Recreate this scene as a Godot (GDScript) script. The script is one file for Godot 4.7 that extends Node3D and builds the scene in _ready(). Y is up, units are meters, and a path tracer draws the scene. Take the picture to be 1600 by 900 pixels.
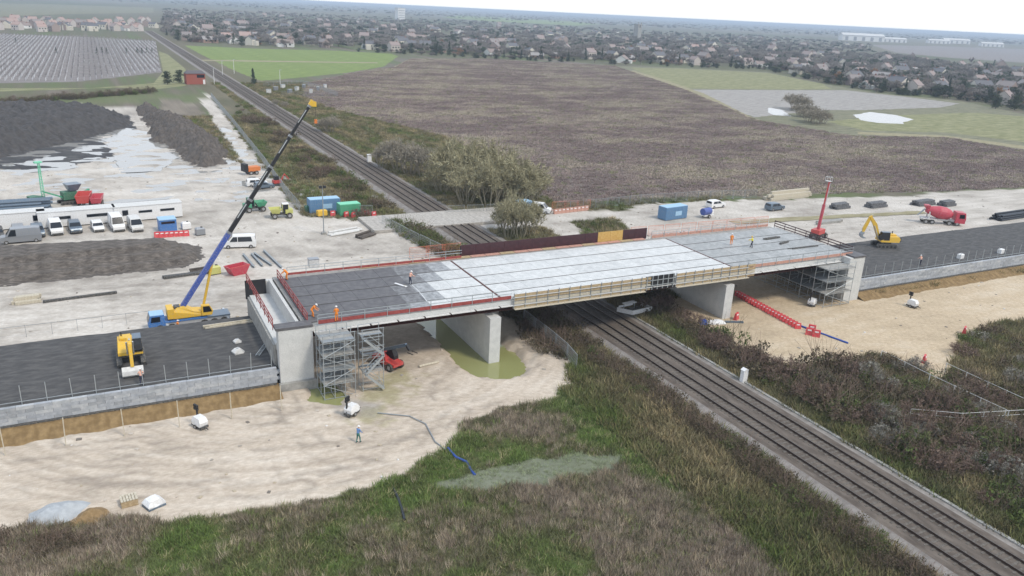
extends Node3D

# ---------------------------------------------------------------- camera frame
const CAM_H := 39.8
const FOCAL := 1244.0
var CB := Basis(Vector3(0.89171844, 0.04527461, 0.45032037), Vector3(0.1103313, 0.94322101, -0.31330676), Vector3(-0.43893647, 0.32906585, 0.83609236))
const DECK := 6.9
const FILL := 2.5
var rng := RandomNumberGenerator.new()
var used := {}
var M := {}
var shared_detail: NoiseTexture2D
var dirt_colour: NoiseTexture2D
var dirt_mask: NoiseTexture2D
var zones := []
var nz := FastNoiseLite.new()
var nz2 := FastNoiseLite.new()
var nz3 := FastNoiseLite.new()

# a photograph pixel turned into the place where its ray meets the level h
func P(px: float, py: float, h := 0.0) -> Vector3:
	var d: Vector3 = CB * Vector3(px - 800.0, 450.0 - py, -FOCAL)
	var t := (h - CAM_H) / d.y
	return Vector3(d.x * t, h, d.z * t)

func poly(px: Array, h := 0.0) -> PackedVector2Array:
	var a := PackedVector2Array()
	for i in range(0, px.size(), 2):
		var p := P(px[i], px[i + 1], h)
		a.append(Vector2(p.x, p.z))
	return a

# ---------------------------------------------------------------- mesh builder
class MB:
	var v := PackedVector3Array()
	var c := PackedColorArray()
	var col := Color(1, 1, 1)
	var tinted := false
	var T := Transform3D.IDENTITY
	func tri(a: Vector3, b: Vector3, d: Vector3):
		v.append(T * a); v.append(T * d); v.append(T * b)
		if tinted:
			c.append(col); c.append(col); c.append(col)
	func quad(a: Vector3, b: Vector3, d: Vector3, e: Vector3):
		tri(a, b, d); tri(a, d, e)
	func box(o: Vector3, s: Vector3, b := Basis.IDENTITY):
		var x: Vector3 = b.x * s.x * 0.5
		var y: Vector3 = b.y * s.y * 0.5
		var z: Vector3 = b.z * s.z * 0.5
		quad(o - x - y + z, o + x - y + z, o + x + y + z, o - x + y + z)
		quad(o + x - y - z, o - x - y - z, o - x + y - z, o + x + y - z)
		quad(o + x - y + z, o + x - y - z, o + x + y - z, o + x + y + z)
		quad(o - x - y - z, o - x - y + z, o - x + y + z, o - x + y - z)
		quad(o - x + y + z, o + x + y + z, o + x + y - z, o - x + y - z)
		quad(o - x - y - z, o + x - y - z, o + x - y + z, o - x - y + z)
	# a box with its upper edges taken off
	func cbox(o: Vector3, s: Vector3, k: float):
		var h := s * 0.5
		var lo := [Vector3(-h.x, -h.y, -h.z), Vector3(h.x, -h.y, -h.z), Vector3(h.x, -h.y, h.z), Vector3(-h.x, -h.y, h.z)]
		var mi := [Vector3(-h.x, h.y - k, -h.z), Vector3(h.x, h.y - k, -h.z), Vector3(h.x, h.y - k, h.z), Vector3(-h.x, h.y - k, h.z)]
		var up := [Vector3(-h.x + k, h.y, -h.z + k), Vector3(h.x - k, h.y, -h.z + k), Vector3(h.x - k, h.y, h.z - k), Vector3(-h.x + k, h.y, h.z - k)]
		for i in 4:
			var j := (i + 1) % 4
			quad(o + lo[j], o + lo[i], o + mi[i], o + mi[j])
			quad(o + mi[j], o + mi[i], o + up[i], o + up[j])
		quad(o + up[3], o + up[2], o + up[1], o + up[0])
	func bar(a: Vector3, b: Vector3, w: float, h: float):
		var d := b - a
		if d.length() < 0.001: return
		var x := d.normalized()
		var up := Vector3.UP if absf(x.y) < 0.99 else Vector3.FORWARD
		var z := x.cross(up).normalized()
		box((a + b) * 0.5, Vector3(d.length(), h, w), Basis(x, z.cross(x), z))
	func tube(a: Vector3, b: Vector3, ra: float, rb: float, n := 8, caps := true):
		var d := (b - a).normalized()
		var up := Vector3.UP if absf(d.y) < 0.95 else Vector3.RIGHT
		var x := d.cross(up).normalized()
		var y := x.cross(d)
		for i in n:
			var p := TAU * i / n
			var q := TAU * (i + 1) / n
			var e := x * cos(p) + y * sin(p)
			var f := x * cos(q) + y * sin(q)
			quad(a + f * ra, a + e * ra, b + e * rb, b + f * rb)
			if caps:
				tri(a, a + e * ra, a + f * ra)
				tri(b, b + f * rb, b + e * rb)
	# a side outline (x, y, half width at that corner) given thickness across z
	func loft(p: Array):
		var flat := PackedVector2Array()
		for q in p: flat.append(Vector2(q.x, q.y))
		var t := Geometry2D.triangulate_polygon(flat)
		for i in range(0, t.size(), 3):
			for s in [1.0, -1.0]:
				tri(Vector3(p[t[i]].x, p[t[i]].y, s * p[t[i]].z), Vector3(p[t[i + 1]].x, p[t[i + 1]].y, s * p[t[i + 1]].z), Vector3(p[t[i + 2]].x, p[t[i + 2]].y, s * p[t[i + 2]].z))
		for i in p.size():
			var a: Vector3 = p[i]
			var b: Vector3 = p[(i + 1) % p.size()]
			quad(Vector3(a.x, a.y, a.z), Vector3(b.x, b.y, b.z), Vector3(b.x, b.y, -b.z), Vector3(a.x, a.y, -a.z))
	func mesh() -> ArrayMesh:
		var a := []
		a.resize(Mesh.ARRAY_MAX)
		a[Mesh.ARRAY_VERTEX] = v
		if tinted: a[Mesh.ARRAY_COLOR] = c
		var m := ArrayMesh.new()
		m.add_surface_from_arrays(Mesh.PRIMITIVE_TRIANGLES, a)
		return m

# ---------------------------------------------------------------- objects
func numbered(n: String) -> String:
	if not used.has(n):
		used[n] = 0
		return n
	used[n] += 1
	return "%s_%03d" % [n, used[n]]

func tag(o: Node, label: String, cat: String, group := ""):
	o.set_meta("label", label)
	o.set_meta("category", cat)
	if group != "": o.set_meta("group", group)

func thing(n: String, label: String, cat: String, at := Vector3.ZERO, turn := 0.0, group := "") -> Node3D:
	var o := Node3D.new()
	o.name = numbered(n)
	add_child(o)
	o.position = at
	o.rotation.y = turn
	tag(o, label, cat, group)
	return o

func part(parent: Node, n: String, mesh: Mesh, m: Material, at := Vector3.ZERO) -> MeshInstance3D:
	var o := MeshInstance3D.new()
	o.name = n
	o.mesh = mesh
	o.material_override = m
	parent.add_child(o, true)
	o.position = at
	return o

func solid(n: String, mesh: Mesh, m: Material, at := Vector3.ZERO) -> MeshInstance3D:
	return part(self, numbered(n), mesh, m, at)

func structure(n: String, mesh: Mesh, m: Material) -> MeshInstance3D:
	var o := solid(n, mesh, m)
	o.set_meta("kind", "structure")
	o.set_meta("label", n.replace("_", " ") + " of the building site and its surroundings")
	return o

func copy(o: Node3D, at: Vector3, turn := 0.0, label := "", group := "") -> Node3D:
	var c: Node3D = o.duplicate()
	var base: String = o.name
	if base.length() > 4 and base.substr(base.length() - 4, 1) == "_" and base.right(3).is_valid_int(): base = base.left(base.length() - 4)
	c.name = numbered(base)
	add_child(c)
	c.position = at
	c.rotation.y = turn
	if label != "": c.set_meta("label", label)
	if group != "": c.set_meta("group", group)
	return c

func bxp(parent: Node, n: String, m: Material, o: Vector3, s: Vector3, b := Basis.IDENTITY) -> MeshInstance3D:
	var q := MB.new()
	q.box(o, s, b)
	return part(parent, n, q.mesh(), m)

func many(n: String, mesh: Mesh, m: Material, xf: Array, cols: Array, label: String, cat: String) -> MultiMeshInstance3D:
	var mm := MultiMesh.new()
	mm.transform_format = MultiMesh.TRANSFORM_3D
	mm.use_colors = cols.size() > 0
	mm.mesh = mesh
	mm.instance_count = xf.size()
	for i in xf.size():
		mm.set_instance_transform(i, xf[i])
		if cols.size() > 0: mm.set_instance_color(i, cols[i])
	var o := MultiMeshInstance3D.new()
	o.name = numbered(n)
	o.multimesh = mm
	o.material_override = m
	add_child(o)
	o.set_meta("kind", "stuff")
	tag(o, label, cat)
	return o

# ---------------------------------------------------------------- materials
func tub(t: Node3D, n: String, x0: float, x1: float, y0: float, y1: float, w0: float, w1: float, flare: float, m: Material) -> MeshInstance3D:
	# open box with sloping walls, each wall a sheet with thickness
	var q := MB.new()
	var lo := [Vector3(x0, y0, -w0), Vector3(x1, y0, -w0), Vector3(x1, y0, w0), Vector3(x0, y0, w0)]
	var up := [Vector3(x0 - flare, y1, -w1), Vector3(x1 + flare, y1, -w1), Vector3(x1 + flare, y1, w1), Vector3(x0 - flare, y1, w1)]
	var c: Vector3 = (up[0] + up[2] + lo[0] + lo[2]) * 0.25
	for i in 4:
		var j := (i + 1) % 4
		var k := 0.92
		q.quad(lo[i], lo[j], up[j], up[i])
		var ui: Vector3 = Vector3(lerpf(c.x, up[i].x, k), y1, up[i].z * k)
		var uj: Vector3 = Vector3(lerpf(c.x, up[j].x, k), y1, up[j].z * k)
		var li: Vector3 = Vector3(lerpf(c.x, lo[i].x, k), y0 + 0.12, lo[i].z * k)
		var lj: Vector3 = Vector3(lerpf(c.x, lo[j].x, k), y0 + 0.12, lo[j].z * k)
		q.quad(up[i], up[j], uj, ui)
		q.quad(li, lj, uj, ui)
		q.tri(li, lj, Vector3(c.x, y0 + 0.12, 0))
	q.quad(lo[0], lo[1], lo[2], lo[3])
	return part(t, n, q.mesh(), m)

func plain(c: Color, rough := 0.8, metal := 0.0) -> StandardMaterial3D:
	var m := StandardMaterial3D.new()
	m.albedo_color = c.linear_to_srgb()
	m.roughness = rough
	m.metallic = metal
	m.cull_mode = BaseMaterial3D.CULL_DISABLED
	return m

func noise_tex(freq: float, oct: int, sd: int, a: Color, b: Color, lo := 0.0, hi := 1.0, kind := FastNoiseLite.TYPE_SIMPLEX_SMOOTH) -> NoiseTexture2D:
	var n := FastNoiseLite.new()
	n.seed = sd
	n.noise_type = kind
	n.frequency = freq
	n.fractal_octaves = oct
	n.fractal_gain = 0.6
	var g := Gradient.new()
	g.set_color(0, a.linear_to_srgb())
	g.set_color(1, b.linear_to_srgb())
	g.set_offset(0, lo)
	g.set_offset(1, hi)
	var t := NoiseTexture2D.new()
	t.width = 512
	t.height = 512
	t.seamless = true
	t.noise = n
	t.color_ramp = g
	return t

# stained, grainy surface: a coarse map and a fine one multiplied over it, both fixed in the world
func grainy(a: Color, b: Color, size: float, fine: float, sd: int, rough := 0.9, tint := false, stretch := 1.0) -> StandardMaterial3D:
	var m := StandardMaterial3D.new()
	m.albedo_texture = noise_tex(0.012, 5, sd, a, b, 0.22, 0.8)
	m.uv1_triplanar = true
	m.uv1_world_triplanar = true
	m.uv1_scale = Vector3(1.0 / size, 1.0 / size, stretch / size)
	m.detail_enabled = true
	m.detail_blend_mode = BaseMaterial3D.BLEND_MODE_MUL
	m.detail_uv_layer = BaseMaterial3D.DETAIL_UV_2
	m.detail_albedo = shared_detail
	m.uv2_triplanar = true
	m.uv2_world_triplanar = true
	m.uv2_scale = Vector3.ONE / fine
	m.roughness = rough
	m.vertex_color_use_as_albedo = tint
	m.cull_mode = BaseMaterial3D.CULL_DISABLED
	return m

func tinted(rough := 0.9, back := 0.0) -> StandardMaterial3D:
	var m := plain(Color(1, 1, 1), rough)
	m.vertex_color_use_as_albedo = true
	if back > 0.0:
		m.backlight_enabled = true
		m.backlight = Color(back, back, back)
	return m

# painted machine: plain paint under a worn, dusty film of uneven dirt
func paint(c: Color, rough := 0.5, metal := 0.0) -> StandardMaterial3D:
	var m := plain(c, rough, metal)
	m.detail_enabled = true
	m.detail_blend_mode = BaseMaterial3D.BLEND_MODE_MIX
	m.detail_uv_layer = BaseMaterial3D.DETAIL_UV_2
	m.detail_albedo = dirt_colour
	m.detail_mask = dirt_mask
	m.uv1_triplanar = true
	m.uv1_world_triplanar = true
	m.uv1_scale = Vector3.ONE / 2.2
	m.uv2_triplanar = true
	m.uv2_world_triplanar = true
	m.uv2_scale = Vector3.ONE / 3.0
	return m

func make_materials():
	shared_detail = noise_tex(0.05, 4, 61, Color(0.58, 0.58, 0.58), Color(1, 1, 1), 0.2, 0.7)
	dirt_colour = noise_tex(0.02, 4, 62, Color(0.26, 0.22, 0.17), Color(0.5, 0.45, 0.37))
	dirt_mask = noise_tex(0.02, 5, 63, Color(0.0, 0.0, 0.0), Color(0.22, 0.22, 0.22), 0.45, 0.9)
	M.concrete = grainy(Color(0.6, 0.6, 0.58), Color(0.69, 0.685, 0.66), 9.0, 2.5, 3)
	M.concrete_old = grainy(Color(0.3, 0.29, 0.27), Color(0.42, 0.41, 0.38), 7.0, 1.3, 4)
	M.block_a = grainy(Color(0.36, 0.38, 0.41), Color(0.48, 0.5, 0.53), 5.0, 0.9, 5)
	M.block_b = grainy(Color(0.42, 0.44, 0.46), Color(0.56, 0.57, 0.58), 5.0, 0.9, 6)
	M.block_c = grainy(Color(0.31, 0.33, 0.35), Color(0.42, 0.43, 0.45), 5.0, 0.9, 7)
	M.fill = grainy(Color(0.062, 0.06, 0.06), Color(0.115, 0.11, 0.106), 14.0, 1.1, 8, 0.95, false, 2.5)
	M.bank = grainy(Color(0.2, 0.125, 0.05), Color(0.33, 0.22, 0.1), 6.0, 1.0, 9)
	M.ballast = grainy(Color(0.09, 0.07, 0.056), Color(0.18, 0.148, 0.122), 9.0, 0.5, 10, 0.95, false, 0.35)
	M.shoulder = grainy(Color(0.2, 0.178, 0.16), Color(0.32, 0.29, 0.265), 8.0, 0.5, 42, 0.95)
	M.gravel_heap = grainy(Color(0.38, 0.4, 0.42), Color(0.52, 0.54, 0.55), 5.0, 0.7, 11)
	M.orange_soil = grainy(Color(0.22, 0.14, 0.06), Color(0.36, 0.24, 0.12), 3.0, 0.7, 12)
	M.spoil = grainy(Color(0.045, 0.042, 0.042), Color(0.1, 0.09, 0.085), 14.0, 1.5, 13, 0.85, false, 2.0)
	M.spoil_brown = grainy(Color(0.07, 0.058, 0.05), Color(0.17, 0.145, 0.125), 7.0, 1.5, 14, 0.9)
	M.slab_dark = grainy(Color(0.1, 0.095, 0.1), Color(0.155, 0.148, 0.15), 7.0, 1.4, 15, 0.6)
	M.slab_mid = grainy(Color(0.13, 0.128, 0.13), Color(0.26, 0.26, 0.265), 6.0, 1.4, 16, 0.6)
	M.slab_mid2 = grainy(Color(0.24, 0.245, 0.25), Color(0.46, 0.47, 0.48), 6.0, 1.4, 40, 0.6)
	M.slab_white = grainy(Color(0.61, 0.615, 0.6), Color(0.74, 0.74, 0.725), 8.0, 1.8, 17, 0.5)
	M.slab_white2 = grainy(Color(0.55, 0.555, 0.545), Color(0.69, 0.69, 0.675), 8.0, 1.8, 18, 0.5)
	M.slab_grey = grainy(Color(0.37, 0.378, 0.375), Color(0.5, 0.505, 0.5), 6.0, 1.6, 19, 0.6)
	M.slab_grey2 = grainy(Color(0.32, 0.328, 0.325), Color(0.44, 0.445, 0.44), 6.0, 1.6, 20, 0.6)
	M.dark_stone = grainy(Color(0.09, 0.092, 0.098), Color(0.2, 0.2, 0.205), 4.0, 0.8, 43)
	M.terrace = grainy(Color(0.06, 0.05, 0.042), Color(0.22, 0.19, 0.165), 12.0, 1.3, 44, 0.92, false, 6.0)
	M.netting = plain(Color(0.62, 0.2, 0.12), 0.8)
	M.joint = plain(Color(0.05, 0.046, 0.045), 0.9)
	M.girder = plain(Color(0.09, 0.03, 0.022), 0.7)
	M.maroon = grainy(Color(0.045, 0.012, 0.018), Color(0.07, 0.022, 0.028), 4.0, 0.8, 21, 0.5)
	M.red_board = grainy(Color(0.27, 0.05, 0.045), Color(0.4, 0.085, 0.075), 3.0, 0.6, 22, 0.7)
	M.pink_board = grainy(Color(0.5, 0.26, 0.2), Color(0.62, 0.36, 0.28), 3.0, 0.6, 23, 0.8)
	M.timber = grainy(Color(0.4, 0.29, 0.16), Color(0.58, 0.45, 0.28), 2.0, 0.5, 24, 0.8)
	M.timber_pale = grainy(Color(0.5, 0.44, 0.33), Color(0.66, 0.6, 0.48), 2.0, 0.5, 25, 0.8)
	M.ply_yellow = grainy(Color(0.56, 0.34, 0.09), Color(0.64, 0.42, 0.14), 3.0, 0.7, 26, 0.8)
	M.galv = plain(Color(0.42, 0.45, 0.46), 0.45, 0.5)
	M.galv_dull = plain(Color(0.28, 0.3, 0.31), 0.6, 0.3)
	M.pale_post = plain(Color(0.6, 0.6, 0.58), 0.7)
	M.rail = plain(Color(0.09, 0.06, 0.045), 0.5, 0.5)
	M.railtop = plain(Color(0.12, 0.1, 0.09), 0.45, 0.6)
	M.sleeper = grainy(Color(0.1, 0.086, 0.072), Color(0.19, 0.165, 0.142), 2.0, 0.5, 27)
	M.yellow = paint(Color(0.7, 0.42, 0.02))
	M.lime = paint(Color(0.5, 0.5, 0.14))
	M.blue = paint(Color(0.03, 0.16, 0.45))
	M.blue_deep = paint(Color(0.03, 0.075, 0.33))
	M.blue_box = paint(Color(0.075, 0.2, 0.37), 0.6)
	M.blue_pale = paint(Color(0.3, 0.5, 0.68), 0.6)
	M.green = paint(Color(0.035, 0.3, 0.16), 0.5)
	M.green_pale = paint(Color(0.16, 0.6, 0.38), 0.6)
	M.green_dark = paint(Color(0.015, 0.13, 0.075), 0.6)
	M.red = paint(Color(0.5, 0.03, 0.03), 0.45)
	M.crimson = paint(Color(0.46, 0.02, 0.055), 0.4)
	M.orange = paint(Color(0.62, 0.16, 0.02), 0.6)
	M.white = paint(Color(0.74, 0.74, 0.74), 0.45)
	M.white_dirty = grainy(Color(0.62, 0.61, 0.58), Color(0.78, 0.77, 0.75), 3.0, 0.8, 28, 0.6)
	M.silver = paint(Color(0.27, 0.29, 0.32), 0.3, 0.4)
	M.slate = paint(Color(0.1, 0.15, 0.21), 0.3, 0.3)
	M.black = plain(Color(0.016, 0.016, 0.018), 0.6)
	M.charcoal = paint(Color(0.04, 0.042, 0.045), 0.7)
	M.glass = plain(Color(0.012, 0.015, 0.02), 0.08)
	M.tyre = paint(Color(0.022, 0.022, 0.022), 0.9)
	M.rim = plain(Color(0.35, 0.35, 0.36), 0.5, 0.4)
	M.lamp = plain(Color(0.8, 0.8, 0.75), 0.2)
	M.chrome = plain(Color(0.62, 0.64, 0.66), 0.3, 0.5)
	M.plastic_red = paint(Color(0.58, 0.03, 0.045), 0.5)
	M.plastic_white = plain(Color(0.8, 0.8, 0.8), 0.45)
	M.pipe_blue = plain(Color(0.02, 0.07, 0.32), 0.5)
	M.pipe_black = plain(Color(0.02, 0.024, 0.032), 0.4)
	M.plant = tinted(0.9, 0.25)
	M.bark = tinted(0.95)
	M.person = tinted(0.85)
	M.skin = plain(Color(0.5, 0.29, 0.2), 0.6)
	var w := plain(Color(0.26, 0.265, 0.11), 0.07)
	w.metallic_specular = 0.6
	M.water_green = w
	var w2 := plain(Color(0.3, 0.29, 0.27), 0.08)
	w2.metallic_specular = 1.0
	M.water_pale = w2

# ---------------------------------------------------------------- ground
const VEG := 0
const CLAY := 1
const SAND := 3
const ROAD := 4
const DARK := 5
const HEATH := 6
const LAWN := 7
const WET := 8
const VERGE := 9
const SCRUB := 10
const STRIP := 11

func add_zone(id: int, px: Array):
	var a := poly(px)
	var r := Rect2(a[0], Vector2.ZERO)
	for q in a: r = r.expand(q)
	zones.append([id, a, r])

func make_zones():
	add_zone(WET, [690, 745, 740, 735, 820, 718, 900, 708, 990, 712, 985, 725, 915, 735, 860, 752, 800, 765, 720, 770, 690, 762])
	add_zone(SAND, [1035, 470, 1090, 512, 1150, 546, 1230, 578, 1320, 574, 1362, 552, 1400, 556, 1430, 575, 1460, 600, 1480, 585, 1496, 556, 1500, 530, 1540, 512, 1600, 499, 1760, 470, 1760, 405, 1600, 425, 1345, 462, 1290, 420, 1180, 420])
	add_zone(SCRUB, [893, 346, 962, 340, 978, 352, 985, 366, 915, 372])
	add_zone(ROAD, [560, 342, 690, 338, 770, 330, 850, 328, 960, 330, 1020, 318, 1100, 314, 1200, 312, 1430, 306, 1460, 300, 1600, 296, 1800, 290, 1800, 345, 1600, 372, 1440, 392, 1330, 420, 1180, 410, 1020, 376, 960, 380, 895, 385, 850, 352, 780, 358, 690, 350, 590, 352])
	add_zone(DARK, [-200, 190, 0, 172, 100, 170, 200, 180, 215, 205, 150, 212, 180, 245, 100, 262, 60, 270, 0, 264, -200, 280])
	add_zone(LAWN, [-200, 178, 0, 160, 120, 152, 250, 146, 325, 148, 310, 160, 250, 155, 200, 160, 120, 164, 0, 170, -200, 188])
	add_zone(STRIP, [250, 155, 303, 160, 345, 205, 385, 262, 350, 240, 300, 185, 255, 178])
	add_zone(CLAY, [-200, 880, 0, 838, 100, 812, 160, 806, 330, 800, 450, 797, 540, 773, 620, 747, 690, 700, 730, 657, 790, 637, 860, 628, 898, 598, 893, 572, 855, 530, 800, 495, 740, 440, 690, 400, 640, 374, 592, 348, 480, 337, 455, 318, 414, 262, 350, 178, 326, 148, 303, 149, 330, 180, 340, 215, 300, 215, 220, 170, 120, 165, -200, 190])
	add_zone(HEATH, [640, 92, 760, 92, 960, 103, 1070, 140, 1180, 187, 1330, 212, 1480, 215, 1600, 235, 1900, 280, 1900, 292, 1600, 292, 1440, 300, 1200, 304, 1000, 312, 870, 318, 840, 300, 800, 262, 700, 215, 600, 190, 520, 170, 470, 150, 480, 130, 560, 112, 620, 104])

func zone_at(x: float, z: float) -> int:
	if x > 53.6 and x < 63.9: return 2
	var p := Vector2(x + nz2.get_noise_2d(x * 2.0, z * 2.0) * 1.6, z + nz2.get_noise_2d(x * 2.0 + 900.0, z * 2.0) * 1.6)
	for q in zones:
		var r: Rect2 = q[2]
		if r.has_point(p) and Geometry2D.is_point_in_polygon(p, q[1]): return q[0]
	if x > 43.0 and x < 80.0: return VERGE
	return VEG

func blend3(a: Color, b: Color, c: Color, t: float) -> Color:
	return a.lerp(b, clampf(t * 2.0, 0, 1)) if t < 0.5 else b.lerp(c, clampf(t * 2.0 - 1.0, 0, 1))

var hints := []
func veg_t(x: float, z: float) -> float:
	var a := nz.get_noise_2d(x * 1.3, z * 1.3) * 0.5 + 0.5
	var b := nz3.get_noise_2d(x * 3.0, z * 3.0) * 0.5 + 0.5
	var t := a * 1.35 + b * 1.05 - 0.75
	if z > -90.0 and x < 56.0:
		for h in hints:
			var d: float = Vector2(x - h.x, z - h.y).length_squared() / (h.z * h.z)
			if d < 4.0: t += h.w * 0.75 * exp(-d)
	return clampf(t, 0, 1)

func veg_tone(x: float, z: float) -> Color:
	# green, straw and dead-brown growth in patches
	var green := Color(0.115, 0.165, 0.042)
	var olive := Color(0.135, 0.132, 0.065)
	var dead := Color(0.205, 0.165, 0.13)
	return blend3(green, olive, dead, veg_t(x, z))

func ground_color(x: float, z: float, id: int) -> Color:
	var a := nz.get_noise_2d(x, z) * 0.5 + 0.5
	var b := nz3.get_noise_2d(x * 1.5, z * 6.0) * 0.5 + 0.5
	var c := nz2.get_noise_2d(x * 5.0, z * 9.0) * 0.5 + 0.5
	var s := clampf(a * 0.5 + b * 0.35 + c * 0.3 - 0.08, 0, 1)
	match id:
		CLAY:
			return clay(x, z, s)
		SAND:
			return blend3(Color(0.41, 0.32, 0.21), Color(0.64, 0.51, 0.35), Color(0.8, 0.69, 0.54), s)
		ROAD:
			return blend3(Color(0.36, 0.32, 0.275), Color(0.61, 0.565, 0.505), Color(0.82, 0.77, 0.705), clampf((s - 0.5) * 1.6 + 0.5, 0, 1))
		DARK:
			return blend3(Color(0.035, 0.034, 0.036), Color(0.06, 0.058, 0.06), Color(0.2, 0.19, 0.18), s)
		HEATH:
			return blend3(Color(0.13, 0.103, 0.09), Color(0.19, 0.155, 0.135), Color(0.27, 0.23, 0.18), s)
		LAWN:
			return blend3(Color(0.09, 0.15, 0.035), Color(0.15, 0.17, 0.065), Color(0.24, 0.2, 0.13), s)
		WET:
			return blend3(Color(0.14, 0.16, 0.08), Color(0.2, 0.22, 0.15), Color(0.27, 0.285, 0.225), s)
		STRIP:
			return blend3(Color(0.1, 0.085, 0.065), Color(0.24, 0.2, 0.15), Color(0.42, 0.37, 0.3), s)
		SCRUB:
			return blend3(Color(0.07, 0.08, 0.035), Color(0.15, 0.125, 0.075), Color(0.27, 0.22, 0.15), s)
		VERGE:
			return blend3(Color(0.07, 0.085, 0.03), Color(0.15, 0.13, 0.07), Color(0.3, 0.25, 0.16), s)
		2:
			return Color(0.25, 0.235, 0.22)
	return veg_tone(x, z)

var ruts := []
func clay(x: float, z: float, s: float) -> Color:
	if z > -82.0:
		# machines turn round the end of the bridge: streaks run in arcs about it
		var v := Vector2(x - 21.0, (z + 84.0) * 1.5)
		var arc := nz2.get_noise_2d(v.length() * 13.0, v.angle() * 26.0) * 0.75 + nz3.get_noise_2d(v.length() * 5.0, v.angle() * 12.0 + 60.0) * 0.5
		s = clampf(s * 0.45 + 0.3 + arc * 0.5, 0, 1)
	var c := blend3(Color(0.44, 0.37, 0.295), Color(0.66, 0.56, 0.45), Color(0.8, 0.71, 0.6), clampf((s - 0.5) * 1.3 + 0.5, 0, 1))
	if z < -100.0: c = c.lerp(blend3(Color(0.3, 0.275, 0.245), Color(0.63, 0.59, 0.535), Color(0.84, 0.8, 0.74), clampf((s - 0.52) * 1.7 + 0.5, 0, 1)), 0.8)
	if z > -110.0:
		# wheel ruts and the damp, algae-yellow hollows near the scaffold
		var p := Vector2(x, z)
		for r in ruts:
			if not (r[1] as Rect2).has_point(p): continue
			for i in r[0].size() - 1:
				var d: float = p.distance_to(Geometry2D.get_closest_point_to_segment(p, r[0][i], r[0][i + 1])) + nz2.get_noise_2d(x * 4.0, z * 4.0) * 0.5
				if d < 2.2:
					var k := exp(-pow((d - 0.95) / 0.33, 2.0))
					c = c.lerp(Color(0.33, 0.28, 0.23), 0.6 * k * clampf(nz3.get_noise_2d(x * 3.0 + 70.0, z * 3.0) * 1.5 + 0.6, 0, 1))
					break
		for q in [[24.5, -74.6, 3.4], [21.5, -70.6, 2.6], [27.0, -78.0, 3.0]]:
			var d: float = Vector2(x - q[0], z - q[1]).length() + nz2.get_noise_2d(x * 7.0, z * 7.0) * 2.2
			c = c.lerp(Color(0.4, 0.36, 0.19), 0.75 * (1.0 - smoothstep(q[2] * 0.35, q[2], d)))
		var g := Vector2((x - 20.5) * 0.8, z + 72.6).length() + nz2.get_noise_2d(x * 5.0 + 40.0, z * 5.0) * 1.6
		c = c.lerp(Color(0.36, 0.34, 0.32), 0.6 * (1.0 - smoothstep(0.8, 2.6, g)))
	return c

func pit(x: float, z: float, cx: float, z0: float, z1: float, r: float, depth: float, soft: float) -> float:
	var d := Vector2(x - cx, z - clampf(z, z0, z1)).length() + nz3.get_noise_2d(x * 9.0, z * 9.0) * 0.9
	return -depth * (1.0 - smoothstep(r - soft, r, d))

func ground_height(x: float, z: float, id: int) -> float:
	var h := 0.0
	var far := clampf((-z - 170.0) / 60.0, 0, 1) + clampf((x - 170.0) / 30.0, 0, 1)
	if id == VEG or id == WET: h = nz3.get_noise_2d(x * 4.0, z * 4.0) * 0.28 * (1.0 - minf(far, 1.0))
	elif id == VERGE or id == SCRUB: h = nz3.get_noise_2d(x * 4.0, z * 4.0) * 0.15 * (1.0 - minf(far, 1.0))
	elif id == DARK or (id == CLAY and z < -168.0): h = (nz2.get_noise_2d(x * 1.6, z * 3.4) * 0.3 + nz3.get_noise_2d(x * 1.0, z * 2.0) * 0.2) * clampf((-z - 160.0) / 15.0, 0, 1)
	elif id != 2: h = (nz2.get_noise_2d(x * 6.0, z * 10.0) * 0.05 + nz3.get_noise_2d(x * 2.0, z * 8.0) * 0.05) * (1.0 - minf(far, 1.0))
	if x > 30.0 and x < 50.0 and z < -68.0 and z > -104.0: h += pit(x, z, 39.3, -96.0, -78.2, 5.3, 1.35, 2.4)
	if x > 12.0 and x < 26.0 and z < -70.0 and z > -82.0: h += pit(x, z, 18.6, -78.5, -76.3, 2.3, 0.5, 1.2)
	return h

func lines(from: float, to: float, step: float, grow := 1.0) -> Array:
	var a := []
	var p := from
	var s := step
	while (p < to) if step > 0 else (p > to):
		a.append(p)
		p += s
		s *= grow
	return a

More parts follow.
